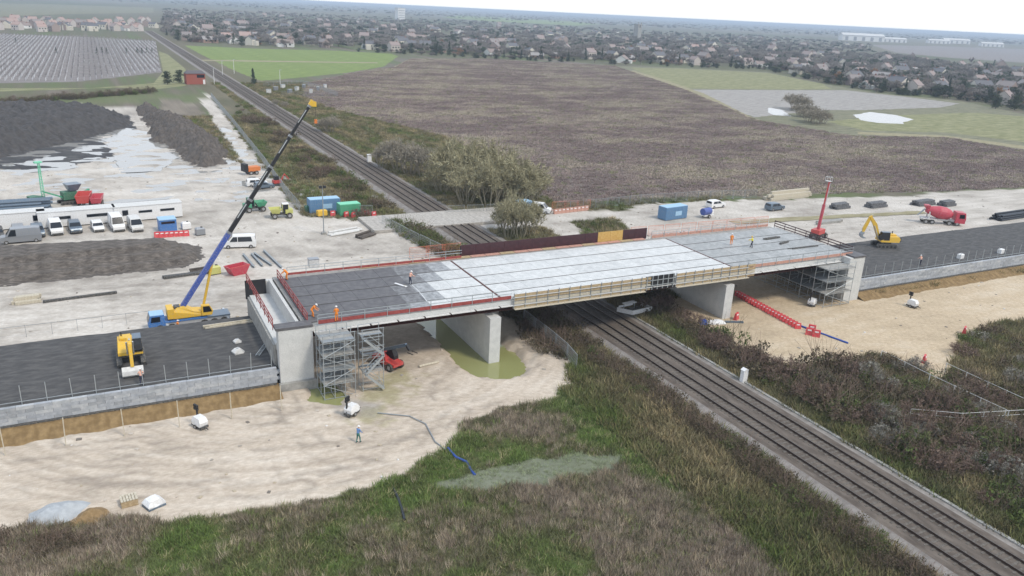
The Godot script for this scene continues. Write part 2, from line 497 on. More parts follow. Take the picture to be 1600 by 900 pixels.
func make_ground():
	for r in [[0, 735, 200, 705, 440, 668, 480, 640], [0, 775, 220, 745, 420, 740, 540, 722, 640, 690, 690, 640, 690, 600], [60, 760, 300, 770, 470, 760, 590, 728, 660, 680, 720, 640, 800, 615], [445, 615, 462, 660, 500, 710, 600, 735], [0, 500, 150, 478, 300, 462, 400, 440], [0, 520, 200, 492, 330, 470], [100, 690, 260, 670, 420, 655], [150, 720, 350, 715, 520, 700, 620, 660]]:
		var pl := poly(r)
		var rc := Rect2(pl[0], Vector2.ZERO)
		for q in pl: rc = rc.expand(q)
		ruts.append([pl, rc.grow(3.0)])
	for h in [[930, 620, 5, -0.9], [985, 680, 5, -0.9], [800, 725, 4, -0.7], [880, 690, 3, -0.8], [300, 830, 4, -0.6], [430, 890, 5, -0.6], [700, 740, 3, -0.6], [560, 800, 3, -0.4], [1060, 740, 3, -0.5], [720, 880, 4, -0.3], [1000, 800, 6, 0.6], [1150, 860, 6, 0.7], [860, 800, 5, 0.5], [620, 860, 4, 0.6], [830, 668, 3, 0.9], [60, 850, 5, 0.8], [1220, 890, 4, 0.5], [200, 870, 3, 0.4]]:
		var hp := P(h[0], h[1])
		hints.append(Vector4(hp.x, hp.z, h[2], h[3]))
	var xs := lines(-60.0, -60000.0, -4.0, 1.3)
	xs.reverse()
	xs.append_array(lines(-58.0, -20.0, 2.0))
	xs.append_array(lines(-20.0, 150.0, 0.42))
	xs.append_array(lines(150.0, 310.0, 2.0))
	xs.append_array(lines(310.0, 60000.0, 4.0, 1.25))
	xs.append(70000.0)
	var zs := lines(-300.0, -70000.0, -4.0, 1.25)
	zs.reverse()
	zs.append_array(lines(-298.0, -125.0, 1.5))
	zs.append_array(lines(-125.0, -26.0, 0.42))
	zs.append_array(lines(-26.0, 500.0, 3.0, 1.3))
	var nx := xs.size()
	var v := PackedVector3Array()
	var c := PackedColorArray()
	for z in zs:
		for x in xs:
			var id := VEG
			if z > -900.0 and x > -300.0 and x < 700.0: id = zone_at(x, z)
			v.append(Vector3(x, ground_height(x, z, id), z))
			if z < -900.0 or x < -300.0 or x > 700.0:
				c.append(blend3(Color(0.1, 0.12, 0.05), Color(0.15, 0.14, 0.085), Color(0.2, 0.18, 0.12), nz.get_noise_2d(x * 0.05, z * 0.05) * 0.9 + 0.5))
			else:
				c.append(ground_color(x, z, id))
	var idx := PackedInt32Array()
	for j in zs.size() - 1:
		for i in nx - 1:
			var a := j * nx + i
			idx.append_array([a, a + 1, a + nx + 1, a, a + nx + 1, a + nx])
	var n := PackedVector3Array()
	n.resize(v.size())
	for j in zs.size():
		for i in nx:
			var k := j * nx + i
			var l := v[k - 1] if i > 0 else v[k]
			var r := v[k + 1] if i < nx - 1 else v[k]
			var u := v[k - nx] if j > 0 else v[k]
			var d := v[k + nx] if j < zs.size() - 1 else v[k]
			n[k] = (d - u).cross(r - l).normalized()
	var arr := []
	arr.resize(Mesh.ARRAY_MAX)
	arr[Mesh.ARRAY_VERTEX] = v
	arr[Mesh.ARRAY_NORMAL] = n
	arr[Mesh.ARRAY_COLOR] = c
	arr[Mesh.ARRAY_INDEX] = idx
	var m := ArrayMesh.new()
	m.add_surface_from_arrays(Mesh.PRIMITIVE_TRIANGLES, arr)
	var gm := grainy(Color(0.8, 0.78, 0.76), Color(1, 1, 1), 6.0, 1.4, 2, 0.92, true, 2.0)
	structure("ground", m, gm)


# a level sheet with a ragged edge; px are photograph pixels of its outline on the ground
func sheet(n: String, px: Array, y: float, m: Material, ragged := 0.0) -> MeshInstance3D:
	var a := poly(px)
	var b := PackedVector2Array()
	for i in a.size():
		var p := a[i]
		var q := a[(i + 1) % a.size()]
		var k := int(clampf(p.distance_to(q) / maxf(ragged * 1.2, 2.0), 1, 60)) if ragged > 0.0 else 1
		for j in k:
			var w := p.lerp(q, float(j) / k)
			if ragged > 0.0:
				w += Vector2(nz2.get_noise_2d(w.x * 7.0, w.y * 7.0), nz2.get_noise_2d(w.x * 7.0 + 500.0, w.y * 7.0)) * ragged
			b.append(w)
	var t := Geometry2D.triangulate_polygon(b)
	if t.is_empty():
		print("plain edge ", n)
		b = a
		t = Geometry2D.triangulate_polygon(b)
	var q2 := MB.new()
	for i in range(0, t.size(), 3):
		q2.tri(Vector3(b[t[i]].x, y, b[t[i]].y), Vector3(b[t[i + 1]].x, y, b[t[i + 1]].y), Vector3(b[t[i + 2]].x, y, b[t[i + 2]].y))
	return structure(n, q2.mesh(), m)

# a heap: ragged mound over an outline, its height rising with the distance from the edge
func heap(n: String, label: String, cat: String, px: Array, top: float, slope: float, cell: float, m: Material, rough := 0.25, step := 0.0):
	var a := poly(px)
	var r := Rect2(a[0], Vector2.ZERO)
	for q in a: r = r.expand(q)
	var nx := int(r.size.x / cell) + 2
	var ny := int(r.size.y / cell) + 2
	var v := PackedVector3Array()
	for j in ny:
		for i in nx:
			var p := r.position + Vector2(i, j) * cell
			var d := 1e9
			for k in a.size():
				d = minf(d, p.distance_to(Geometry2D.get_closest_point_to_segment(p, a[k], a[(k + 1) % a.size()])))
			if not Geometry2D.is_point_in_polygon(p, a): d = -d
			d += nz3.get_noise_2d(p.x * 6.0, p.y * 6.0) * rough * 3.0
			var h := minf(d * slope, top + nz2.get_noise_2d(p.x * 3.0, p.y * 3.0) * rough * 2.0) + nz2.get_noise_2d(p.x * 14.0, p.y * 14.0) * rough
			if step > 0.0 and h > 0.1: h = lerpf(h, (floorf(h / step) + smoothstep(0.55, 0.9, fposmod(h / step, 1.0))) * step, 0.85)
			v.append(Vector3(p.x, clampf(h, -0.3, top * 1.6), p.y))
	var st := SurfaceTool.new()
	st.begin(Mesh.PRIMITIVE_TRIANGLES)
	for p in v: st.add_vertex(p)
	for j in ny - 1:
		for i in nx - 1:
			var k := j * nx + i
			if v[k].y <= -0.29 and v[k + 1].y <= -0.29 and v[k + nx].y <= -0.29 and v[k + nx + 1].y <= -0.29: continue
			for w in [k, k + 1, k + nx + 1, k, k + nx + 1, k + nx]: st.add_index(w)
	st.generate_normals()
	var o := solid(n, st.commit(), m)
	tag(o, label, cat)

func make_setting():
	M.crossing = grainy(Color(0.4, 0.37, 0.33), Color(0.56, 0.52, 0.47), 6.0, 1.2, 41)
	# far fields: pale pasture, plough and stubble, each a sheet of its own
	var grass := grainy(Color(0.15, 0.21, 0.04), Color(0.23, 0.29, 0.075), 60.0, 7.0, 31, 0.95, false, 3.0)
	var grass2 := grainy(Color(0.19, 0.195, 0.08), Color(0.32, 0.305, 0.16), 60.0, 8.0, 32, 0.95, false, 2.0)
	var plough := grainy(Color(0.2, 0.175, 0.165), Color(0.3, 0.27, 0.255), 70.0, 9.0, 33, 0.95, false, 2.0)
	var pale := grainy(Color(0.27, 0.25, 0.225), Color(0.44, 0.41, 0.38), 50.0, 6.0, 34, 0.95, false, 4.0)
	var straw := grainy(Color(0.27, 0.235, 0.13), Color(0.38, 0.34, 0.21), 40.0, 5.0, 35, 0.95, false, 3.0)
	var dull := grainy(Color(0.15, 0.15, 0.085), Color(0.25, 0.235, 0.15), 60.0, 8.0, 36, 0.95, false, 3.0)
	sheet("green_field", [288, 71, 400, 76, 520, 79, 612, 84, 622, 88, 600, 104, 540, 114, 480, 120, 440, 124, 408, 126, 384, 118, 345, 100, 312, 84], 0.02, grass, 1.5)
	sheet("field_track", [300, 93, 400, 94.5, 590, 97.5, 590, 99, 400, 96.5, 304, 95], 0.03, straw)
	sheet("rough_pasture", [960, 103, 1060, 106, 1200, 113, 1290, 132, 1380, 146, 1500, 158, 1600, 178, 1900, 226, 1900, 282, 1600, 236, 1480, 216, 1330, 213, 1180, 188, 1070, 140], 0.02, dull, 2.0)
	sheet("green_pasture", [985, 106, 1060, 107, 1200, 114, 1285, 131, 1300, 139, 1230, 140, 1062, 138, 1020, 120], 0.03, grass2, 1.5)
	sheet("bare_field", [1068, 140, 1230, 141, 1320, 141, 1420, 152, 1500, 162, 1470, 168, 1350, 172, 1290, 172, 1180, 183, 1120, 165], 0.035, pale, 1.5)
	sheet("wet_pasture", [1290, 190, 1400, 180, 1520, 176, 1700, 190, 1700, 230, 1600, 222, 1480, 207, 1350, 204], 0.035, grass2, 2.0)
	sheet("far_field", [1360, 70, 1460, 72, 1700, 80, 1900, 92, 1900, 118, 1600, 98, 1480, 90, 1400, 82], 0.02, plough, 0.0)
	sheet("far_field", [-100, 4, 60, 6, 240, 12, 240, 20, 100, 22, -100, 30], 0.02, dull, 0.0)
	sheet("far_field", [720, 24, 900, 34, 940, 38, 900, 40, 760, 33, 690, 27], 0.02, grass, 0.0)
	sheet("orchard_field", [-200, 133, 0, 130, 120, 128, 175, 122, 252, 113, 243, 64, 120, 57, 0, 53, -200, 50], 0.02, plough, 1.0)
	sheet("grass_headland", [-200, 142, 0, 138, 140, 138, 240, 130, 250, 118, 255, 112, 248, 80, 262, 85, 290, 108, 290, 134, 240, 140, 180, 137, -200, 150], 0.03, grass2, 1.0)
	sheet("pool", [130, 212, 198, 200, 240, 208, 270, 224, 280, 246, 250, 268, 190, 270, 180, 250, 165, 222], 0.06, M.water_pale, 0.8)
	sheet("pool", [-60, 258, 0, 240, 40, 224, 110, 218, 190, 214, 200, 250, 120, 262, 60, 272, -60, 285], -0.01, M.water_pale, 1.2)
	sheet("pool", [340, 196, 362, 204, 380, 236, 390, 264, 360, 266, 350, 246, 358, 232], 0.03, M.water_pale, 0.5)
	sheet("road_verge", [1140, 346, 1250, 339, 1340, 335, 1440, 330, 1450, 334, 1340, 340, 1250, 345, 1150, 351], 0.1, straw, 0.6)
	sheet("pool", [1333, 180, 1360, 175, 1400, 180, 1428, 187, 1410, 191, 1412, 194, 1370, 192, 1345, 188], 0.05, M.water_pale, 1.0)
	sheet("pool", [1200, 168, 1222, 172, 1236, 182, 1210, 180, 1200, 176], 0.05, M.water_pale, 1.0)
	sheet("field_ridge", [1340, 206, 1480, 212, 1600, 228, 1900, 270, 1900, 276, 1600, 233, 1480, 216, 1340, 210], 0.04, straw, 1.0)
	sheet("field_ridge", [990, 110, 1030, 122, 1100, 146, 1180, 186, 1170, 186, 1080, 146, 1010, 122, 980, 112], 0.04, straw, 0.8)
	sheet("field_ridge", [640, 92, 655, 94, 628, 112, 600, 118, 560, 120, 600, 112], 0.035, straw, 0.8)
	# water round the pier and by the scaffold
	var q := MB.new()
	q.box(Vector3(39.3, -0.85, -87.0), Vector3(13, 0.02, 34))
	structure("pond", q.mesh(), M.water_green)
	q = MB.new()
	q.box(Vector3(18.6, -0.24, -77.2), Vector3(7, 0.02, 8))
	structure("pond", q.mesh(), M.water_green)
	# ballast
	q = MB.new()
	for z in range(30, -1000, -10):
		var z0 := float(z)
		var pr := [Vector2(53.2, -0.05), Vector2(55.1, 0.3), Vector2(62.6, 0.3), Vector2(64.6, -0.05)]
		for i in [1]: q.quad(Vector3(pr[i].x, pr[i].y, z0), Vector3(pr[i + 1].x, pr[i + 1].y, z0), Vector3(pr[i + 1].x, pr[i + 1].y, z0 - 10), Vector3(pr[i].x, pr[i].y, z0 - 10))
	structure("ballast_bed", q.mesh(), M.ballast)
	for sd in [[53.3, -0.05, 55.1, 0.3], [62.6, 0.3, 64.2, -0.05]]:
		q = MB.new()
		for z in range(30, -1000, -10): q.quad(Vector3(sd[0], sd[1], z), Vector3(sd[2], sd[3], z), Vector3(sd[2], sd[3], z - 10), Vector3(sd[0], sd[1], z - 10))
		structure("ballast_shoulder", q.mesh(), M.shoulder)
	# rainwater lying in the hollows of the yard
	q = MB.new()
	q.box(Vector3(15.0, -0.058, -172.0), Vector3(75, 0.01, 130))
	structure("puddles", q.mesh(), M.water_pale)
	make_tracks()
	make_embankments()

func make_tracks():
	var sl := MB.new()
	sl.cbox(Vector3(0, -0.02, 0), Vector3(2.5, 0.16, 0.27), 0.03)
	var sm := sl.mesh()
	var lab := ["railway track on the side of the tall concrete pier with the green pond", "railway track beside the white trackside cabinet"]
	for k in 2:
		var cx := 57.2 + 3.45 * k
		var t := thing("railway_track", lab[k], "track", Vector3(cx, 0.28, 0))
		for s in [-1, 1]:
			var r := MB.new()
			var x: float = s * 0.752
			r.box(Vector3(x, 0.08, -485), Vector3(0.14, 0.03, 1030))
			r.box(Vector3(x, 0.15, -485), Vector3(0.03, 0.14, 1030))
			var ro := part(t, "rail", r.mesh(), M.rail)
			r = MB.new()
			r.box(Vector3(x, 0.23, -485), Vector3(0.075, 0.04, 1030))
			part(ro, "rail_head", r.mesh(), M.railtop)
		var z := -24.0
		for i in 150:
			part(t, "sleeper", sm, M.sleeper, Vector3(0, 0, z))
			z -= 0.65
		var mm := MultiMesh.new()
		mm.transform_format = MultiMesh.TRANSFORM_3D
		mm.mesh = sm
		mm.instance_count = 800
		for i in 800: mm.set_instance_transform(i, Transform3D(Basis.IDENTITY, Vector3(0, 0, z - 0.65 * i)))
		var o := MultiMeshInstance3D.new()
		o.name = "far_sleepers"
		o.multimesh = mm
		o.material_override = M.sleeper
		o.set_meta("kind", "stuff")
		t.add_child(o, true)
	var ct := thing("cable_trough", "line of pale concrete trough lids along the cabinet side of the tracks", "trough", Vector3(63.75, 0.1, 0))
	var lm := MB.new()
	lm.cbox(Vector3(0, 0.05, 0), Vector3(0.36, 0.14, 0.97), 0.02)
	var lidm := lm.mesh()
	for i in 62: part(ct, "lid", lidm, M.concrete_old, Vector3(rng.randf_range(-0.02, 0.02), 0, -24.0 - i))
	# the site road crosses the tracks on boards
	var c := thing("crossing_deck", "pale boarded crossing carrying the site road over both tracks", "crossing", Vector3(58.9, 0.3, P(700, 344).z))
	for i in 18: bxp(c, "board", M.crossing, Vector3(-15.3 + 1.8 * i, 0.02, 0), Vector3(1.78, 0.5 + 0.004 * (i % 2), 10.5))

func make_embankments():
	# the fill: a slab of dark stone with a battered far side
	for e in [[-60.0, 14.1], [101.8, 300.0]]:
		var q := MB.new()
		var x0: float = e[0]
		var x1: float = e[1]
		var st := 2.0
		var x := x0
		while x < x1 - 0.01:
			var xb := minf(x + st, x1)
			var pr := [Vector2(-80.35, 0.0), Vector2(-80.35, FILL - 0.25), Vector2(-80.9, FILL), Vector2(-84, FILL + 0.1), Vector2(-88, FILL + 0.04), Vector2(-92, FILL + 0.1), Vector2(-96.4, FILL), Vector2(-99.0, 0.0)]
			for i in pr.size() - 1:
				q.quad(Vector3(x, pr[i].y + jit(x, pr[i].x), pr[i].x), Vector3(xb, pr[i].y + jit(xb, pr[i].x), pr[i].x), Vector3(xb, pr[i + 1].y + jit(xb, pr[i + 1].x), pr[i + 1].x), Vector3(x, pr[i + 1].y + jit(x, pr[i + 1].x), pr[i + 1].x))
			x = xb
		var xe := x1 if x0 < 0 else x0
		q.quad(Vector3(xe, 0, -80.35), Vector3(xe, FILL, -80.9), Vector3(xe, FILL, -96.4), Vector3(xe, 0, -99))
		structure("embankment", q.mesh(), M.fill)
		# bare clay bank at the foot of the wall
		q = MB.new()
		x = x0
		var fx := 0.6
		while x < x1 - 0.01:
			var xb := minf(x + fx, x1)
			var a := bank_pt(x)
			var b := bank_pt(xb)
			q.quad(Vector3(x, -0.1, a.y), Vector3(xb, -0.1, b.y), Vector3(xb, b.x, -79.4), Vector3(x, a.x, -79.4))
			q.quad(Vector3(x, a.x, -79.4), Vector3(xb, b.x, -79.4), Vector3(xb, b.x - 0.02, -80.4), Vector3(x, a.x - 0.02, -80.4))
			x = xb
		structure("clay_bank", q.mesh(), M.bank)
	# block walls: every block its own piece
	var bm := []
	for k in 3:
		var q := MB.new()
		q.box(Vector3.ZERO, Vector3(1.48, 0.335, 0.4 + 0.02 * k))
		bm.append(q.mesh())
	var hb := MB.new()
	hb.box(Vector3.ZERO, Vector3(0.73, 0.335, 0.4))
	var half := hb.mesh()
	var mats := [M.block_a, M.block_b, M.block_c, M.block_a]
	for w in [[-22.0, 13.9, "pale grey block retaining wall below the yellow excavator with the wide bucket"], [102.2, 178.0, "pale grey block retaining wall running on from the far abutment"]]:
		var t := thing("retaining_wall", w[2], "wall")
		for row in 5:
			var x: float = w[0] + (0.75 if row % 2 else 0.0)
			if row % 2: part(t, "block", half, mats[0], Vector3(w[0] + 0.375, 0.98 + 0.345 * row, -80.15))
			while x < w[1] - 0.2:
				var k := rng.randi() % 3
				part(t, "block", bm[k], mats[rng.randi() % 4], Vector3(x + 0.75, 0.98 + 0.345 * row, -80.15 + rng.randf_range(-0.015, 0.015)))
				x += 1.5
		bxp(t, "base_shadow_strip", M.charcoal, Vector3((w[0] + w[1]) * 0.5, 0.66, -79.98), Vector3(w[1] - w[0], 0.26, 0.62))  # charcoal strip stands in for the shadow line along the wall base

func bank_pt(x: float) -> Vector2:
	return Vector2(0.68 + nz2.get_noise_2d(x * 9.0, 3.0) * 0.06, -77.0 + nz2.get_noise_2d(x * 6.0, 70.0) * 0.35)

func jit(x: float, z: float) -> float:
	return nz2.get_noise_2d(x * 8.0, z * 8.0) * 0.09

# ---------------------------------------------------------------- bridge
func make_bridge():
	var t := thing("road_bridge", "unfinished three-span concrete road bridge crossing the railway", "bridge")
	# piers
	for p in [[39.65, -1.4, "leaf pier standing in the green pond"], [76.05, -0.3, "leaf pier beside the red barriers"]]:
		var q := MB.new()
		var x: float = p[0]
		var pr := [Vector2(-0.72, p[1]), Vector2(0.72, p[1]), Vector2(0.72, 5.0), Vector2(-0.72, 5.0)]
		for i in 4:
			var a: Vector2 = pr[i]
			var b: Vector2 = pr[(i + 1) % 4]
			q.quad(Vector3(x + a.x, a.y, -79.3), Vector3(x + b.x, b.y, -79.3), Vector3(x + b.x, b.y, -96.5), Vector3(x + a.x, a.y, -96.5))
		q.quad(Vector3(x - 0.72, p[1], -79.3), Vector3(x + 0.72, p[1], -79.3), Vector3(x + 0.72, 5.0, -79.3), Vector3(x - 0.72, 5.0, -79.3))
		q.quad(Vector3(x - 0.72, p[1], -96.5), Vector3(x + 0.72, p[1], -96.5), Vector3(x + 0.72, 5.0, -96.5), Vector3(x - 0.72, 5.0, -96.5))
		var po := part(t, "pier", q.mesh(), M.concrete)
		po.set_meta("label", p[2])
		for i in 5: bxp(po, "bearing", M.charcoal, Vector3(x, 5.06, -81.4 - 3.4 * i), Vector3(0.6, 0.12, 0.6))
	# near abutment: end wall, front wall, low bearing shelf with an open gap behind it
	var ab := bxp(t, "abutment", M.concrete, Vector3(16.1, 3.4, -80.25), Vector3(3.6, 7.0, 1.3))
	bxp(ab, "coping", M.slab_dark, Vector3(16.0, 7.0, -80.3), Vector3(3.9, 0.28, 1.5))
	bxp(ab, "front_wall", M.concrete, Vector3(17.2, 3.0, -89.0), Vector3(1.2, 6.0, 16.2))
	bxp(ab, "bearing_shelf", M.concrete, Vector3(15.4, 4.6, -88.9), Vector3(2.4, 0.8, 16.0))
	bxp(ab, "back_wall", M.concrete_old, Vector3(14.1, 2.4, -89.2), Vector3(0.3, 4.8, 16.6))
	bxp(ab, "end_wall", M.concrete, Vector3(16.0, 3.3, -97.4), Vector3(3.6, 6.6, 0.7))
	bxp(ab, "shade_panel", M.black, Vector3(15.0, 5.7, -96.98), Vector3(2.5, 2.4, 0.1))  # black sheet paints in the shadow on the far end wall of the gap
	bxp(ab, "ballast_wall", M.concrete, Vector3(16.75, 6.2, -89.0), Vector3(0.35, 1.3, 15.6))
	bxp(ab, "footing", M.concrete_old, Vector3(16.1, 0.3, -79.35), Vector3(4.0, 1.1, 0.5))
	ab = bxp(t, "abutment", M.concrete, Vector3(100.0, 3.4, -79.6), Vector3(3.2, 7.0, 2.2))
	bxp(ab, "coping", M.slab_dark, Vector3(100.4, 7.0, -79.6), Vector3(2.6, 0.26, 2.4))
	bxp(ab, "front_wall", M.concrete_old, Vector3(99.2, 3.0, -89.0), Vector3(1.2, 6.0, 16.6))
	bxp(ab, "end_wall", M.concrete, Vector3(100.2, 3.3, -97.6), Vector3(3.2, 6.6, 0.7))
	# steel girders
	for i in 5:
		var z := -81.4 - 3.4 * i
		var q := MB.new()
		q.box(Vector3(58.6, 5.9, z), Vector3(82.4, 1.4, 0.05))
		q.box(Vector3(58.6, 5.15, z), Vector3(82.4, 0.07, 0.75))
		q.box(Vector3(58.6, 6.55, z), Vector3(82.4, 0.06, 0.6))
		for k in 40: q.box(Vector3(18.5 + 2.05 * k, 5.85, z), Vector3(0.04, 1.32, 0.5))
		part(t, "girder", q.mesh(), M.girder)
	bxp(t, "deck_slab", M.concrete_old, Vector3(58.9, 6.68, -88.9), Vector3(83.4, 0.2, 17.6))
	# the deck surface: panels in five bands, dark upstands left open between them
	var bands := [[-80.9, -82.7], [-82.95, -85.7], [-85.95, -89.2], [-89.45, -92.7], [-92.95, -96.5]]
	var top := {}
	for b in bands:
		var x := 17.6
		var dz: float = b[0] - b[1]
		while x < 100.8:
			var w := 2.43
			if absf(x + w - 41.0) < 1.3: w = 40.85 - x
			elif absf(x - 41.0) < 0.3: x = 41.15
			if absf(x + w - 77.7) < 1.3: w = 77.55 - x
			elif absf(x - 77.7) < 0.3: x = 77.85
			w = minf(w, 101.0 - x)
			if w > 0.3:
				var m: Material = M.slab_white
				var g: float = x + w * 0.5 + (b[0] + 88.0) * 0.45 + rng.randf_range(-0.7, 0.7)
				if g < 31.0: m = M.slab_dark
				elif g < 33.6: m = M.slab_mid
				elif g < 36.5: m = M.slab_mid2
				elif x > 77.4: m = M.slab_grey if rng.randf() < 0.6 else M.slab_grey2
				elif rng.randf() < 0.3: m = M.slab_white2
				var key := "%.2f %.2f" % [w, dz]
				if not top.has(key):
					var q := MB.new()
					q.cbox(Vector3.ZERO, Vector3(w - 0.012, 0.12, dz), 0.015)
					top[key] = q.mesh()
				part(t, "deck_panel", top[key], m, Vector3(x + w * 0.5, DECK - 0.06 + rng.randf_range(-0.006, 0.006), (b[0] + b[1]) * 0.5))
			x += w
	for z in [-82.825, -85.825, -89.325, -92.825]: bxp(t, "open_joint", M.joint, Vector3(59.3, DECK - 0.07, z), Vector3(83.2, 0.08, 0.24))
	for x in [41.0, 77.7]: bxp(t, "expansion_joint", M.girder, Vector3(x, DECK - 0.05, -88.7), Vector3(0.22, 0.1, 15.8))
	# edge: pale cantilever fascia on both sides
	bxp(t, "edge_beam", M.concrete, Vector3(59.0, 6.42, -80.3), Vector3(82.6, 0.5, 0.5))
	bxp(t, "edge_beam", M.concrete, Vector3(59.0, 6.42, -97.6), Vector3(82.6, 0.5, 0.5))
	for i in 26:
		bxp(t, "soffit_board", M.white_dirty, Vector3(19.6 + 3.2 * i, 6.12, -80.2), Vector3(3.0, 0.06, 1.2))
	# edge protection
	var e := thing("edge_protection", "red toe boards and steel posts along the dark end of the deck", "guard rail")
	guard(e, 18.6, 42.0, -80.05, M.red_board, 0.42, true)
	e = thing("edge_protection", "pinkish red toe boards and posts along the grey end of the deck", "guard rail")
	guard(e, 79.5, 100.5, -80.05, M.pink_board, 0.42, true)
	e = thing("edge_protection", "red boards along the dark end of the deck on the crane side", "guard rail")
	guard(e, 19.0, 43.0, -97.5, M.red_board, 0.3, true)
	e = thing("edge_protection", "pink boards and netting along the grey end beside the blue container", "guard rail")
	guard(e, 75.5, 100.0, -97.5, M.pink_board, 0.4, true)
	e = thing("edge_protection", "red guard rail across the open end of the deck by the abutment gap", "guard rail")
	guard_z(e, 17.7, -81.0, -97.0, M.red_board)
	e = thing("edge_protection", "red guard rail along the outer side of the abutment gap", "guard rail")
	guard_z(e, 13.95, -80.6, -96.8, M.red_board)
	e = thing("edge_protection", "dull guard rail across the far end of the deck by the red mast", "guard rail")
	guard_z(e, 101.2, -80.8, -97.2, M.maroon)
	# timber shutters outside the near edge
	var specs := [[42.2, 61.5, "long yellow timber edge shutter over the railway"], [66.6, 79.3, "shorter yellow timber edge shutter next to the dark steel panel"]]
	for s in specs:
		var f := thing("edge_shutter", s[2], "formwork")
		var x: float = s[0]
		while x < s[1] - 0.2:
			for k in 4: bxp(f, "plank", M.timber if k != 1 else M.timber_pale, Vector3(x + 0.78, 5.95 + 0.47 * k, -79.75), Vector3(1.52, 0.34, 0.05))
			var q := MB.new()
			q.box(Vector3(x, 6.7, -79.68), Vector3(0.08, 2.0, 0.08))
			q.bar(Vector3(x, 7.4, -79.68), Vector3(x, 6.9, -80.1), 0.05, 0.05)
			part(f, "upright", q.mesh(), M.galv_dull)
			x += 1.56
		for k in 2: bxp(f, "hand_rail", M.pale_post, Vector3((s[0] + s[1]) * 0.5, 6.2 + 0.94 * k, -79.62), Vector3(s[1] - s[0], 0.05, 0.05))
		bxp(f, "walkway", M.timber_pale, Vector3((s[0] + s[1]) * 0.5, 5.72, -79.7), Vector3(s[1] - s[0], 0.06, 0.9))
	var f2 := thing("steel_panel", "dark steel edge panel with pale bars between the timber shutters", "formwork")
	bxp(f2, "sheet", M.black, Vector3(64.0, 6.7, -79.78), Vector3(4.7, 1.85, 0.06))
	for k in 6: bxp(f2, "bar", M.galv, Vector3(61.85 + 0.86 * k, 6.7, -79.7), Vector3(0.12, 1.9, 0.06))
	for k in 2: bxp(f2, "rail", M.galv, Vector3(64.0, 6.35 + 0.7 * k, -79.66), Vector3(4.7, 0.1, 0.05))
	# hoarding on the far edge
	var h := thing("hoarding", "tall maroon hoarding with one yellow sheet on the deck edge", "hoarding")
	var x2 := 43.2
	for k in 14:
		var m: Material = M.maroon
		if k == 10 or k == 11: m = M.ply_yellow
		var po2 := bxp(h, "panel", m, Vector3(x2 + 1.14, 7.55, -98.3 + 0.01 * (k % 2)), Vector3(2.26, 1.75, 0.05))
		if m == M.ply_yellow: po2.set_meta("label", "bare yellow plywood sheet")
		bxp(h, "post", M.black, Vector3(x2, 7.4, -98.42), Vector3(0.1, 1.9, 0.1))
		x2 += 2.28
	var w2 := thing("formwork_walkway", "brown timber walkway along the foot of the maroon hoarding", "walkway")
	for k in 20: bxp(w2, "plank", M.pink_board if k % 3 else M.timber, Vector3(29.5 + 2.3 * k, 6.86 + 0.006 * (k % 2), -97.7), Vector3(2.2, 0.06, 0.9))

func guard(e: Node3D, x0: float, x1: float, z: float, m: Material, h: float, rails: bool):
	var n := int((x1 - x0) / 2.4)
	var w := (x1 - x0) / n
	for i in n:
		var x := x0 + w * i
		bxp(e, "toe_board", m, Vector3(x + w * 0.5, DECK + h * 0.5, z), Vector3(w - 0.06, h, 0.05))
		bxp(e, "post", M.galv, Vector3(x, DECK + 0.45, z + 0.06), Vector3(0.06, 1.2, 0.06))
	if rails:
		for k in 2: bxp(e, "rail", M.galv, Vector3((x0 + x1) * 0.5, DECK + 0.7 + 0.38 * k, z + 0.08), Vector3(x1 - x0, 0.055, 0.055))

func guard_z(e: Node3D, x: float, z0: float, z1: float, m: Material):
	var n := 7
	for i in n + 1: bxp(e, "post", m, Vector3(x, DECK + 0.4, lerpf(z0, z1, float(i) / n)), Vector3(0.07, 1.3, 0.07))
	for k in 3: bxp(e, "rail", m, Vector3(x + 0.05, DECK + 0.12 + 0.42 * k, (z0 + z1) * 0.5), Vector3(0.06, 0.14, absf(z1 - z0)))

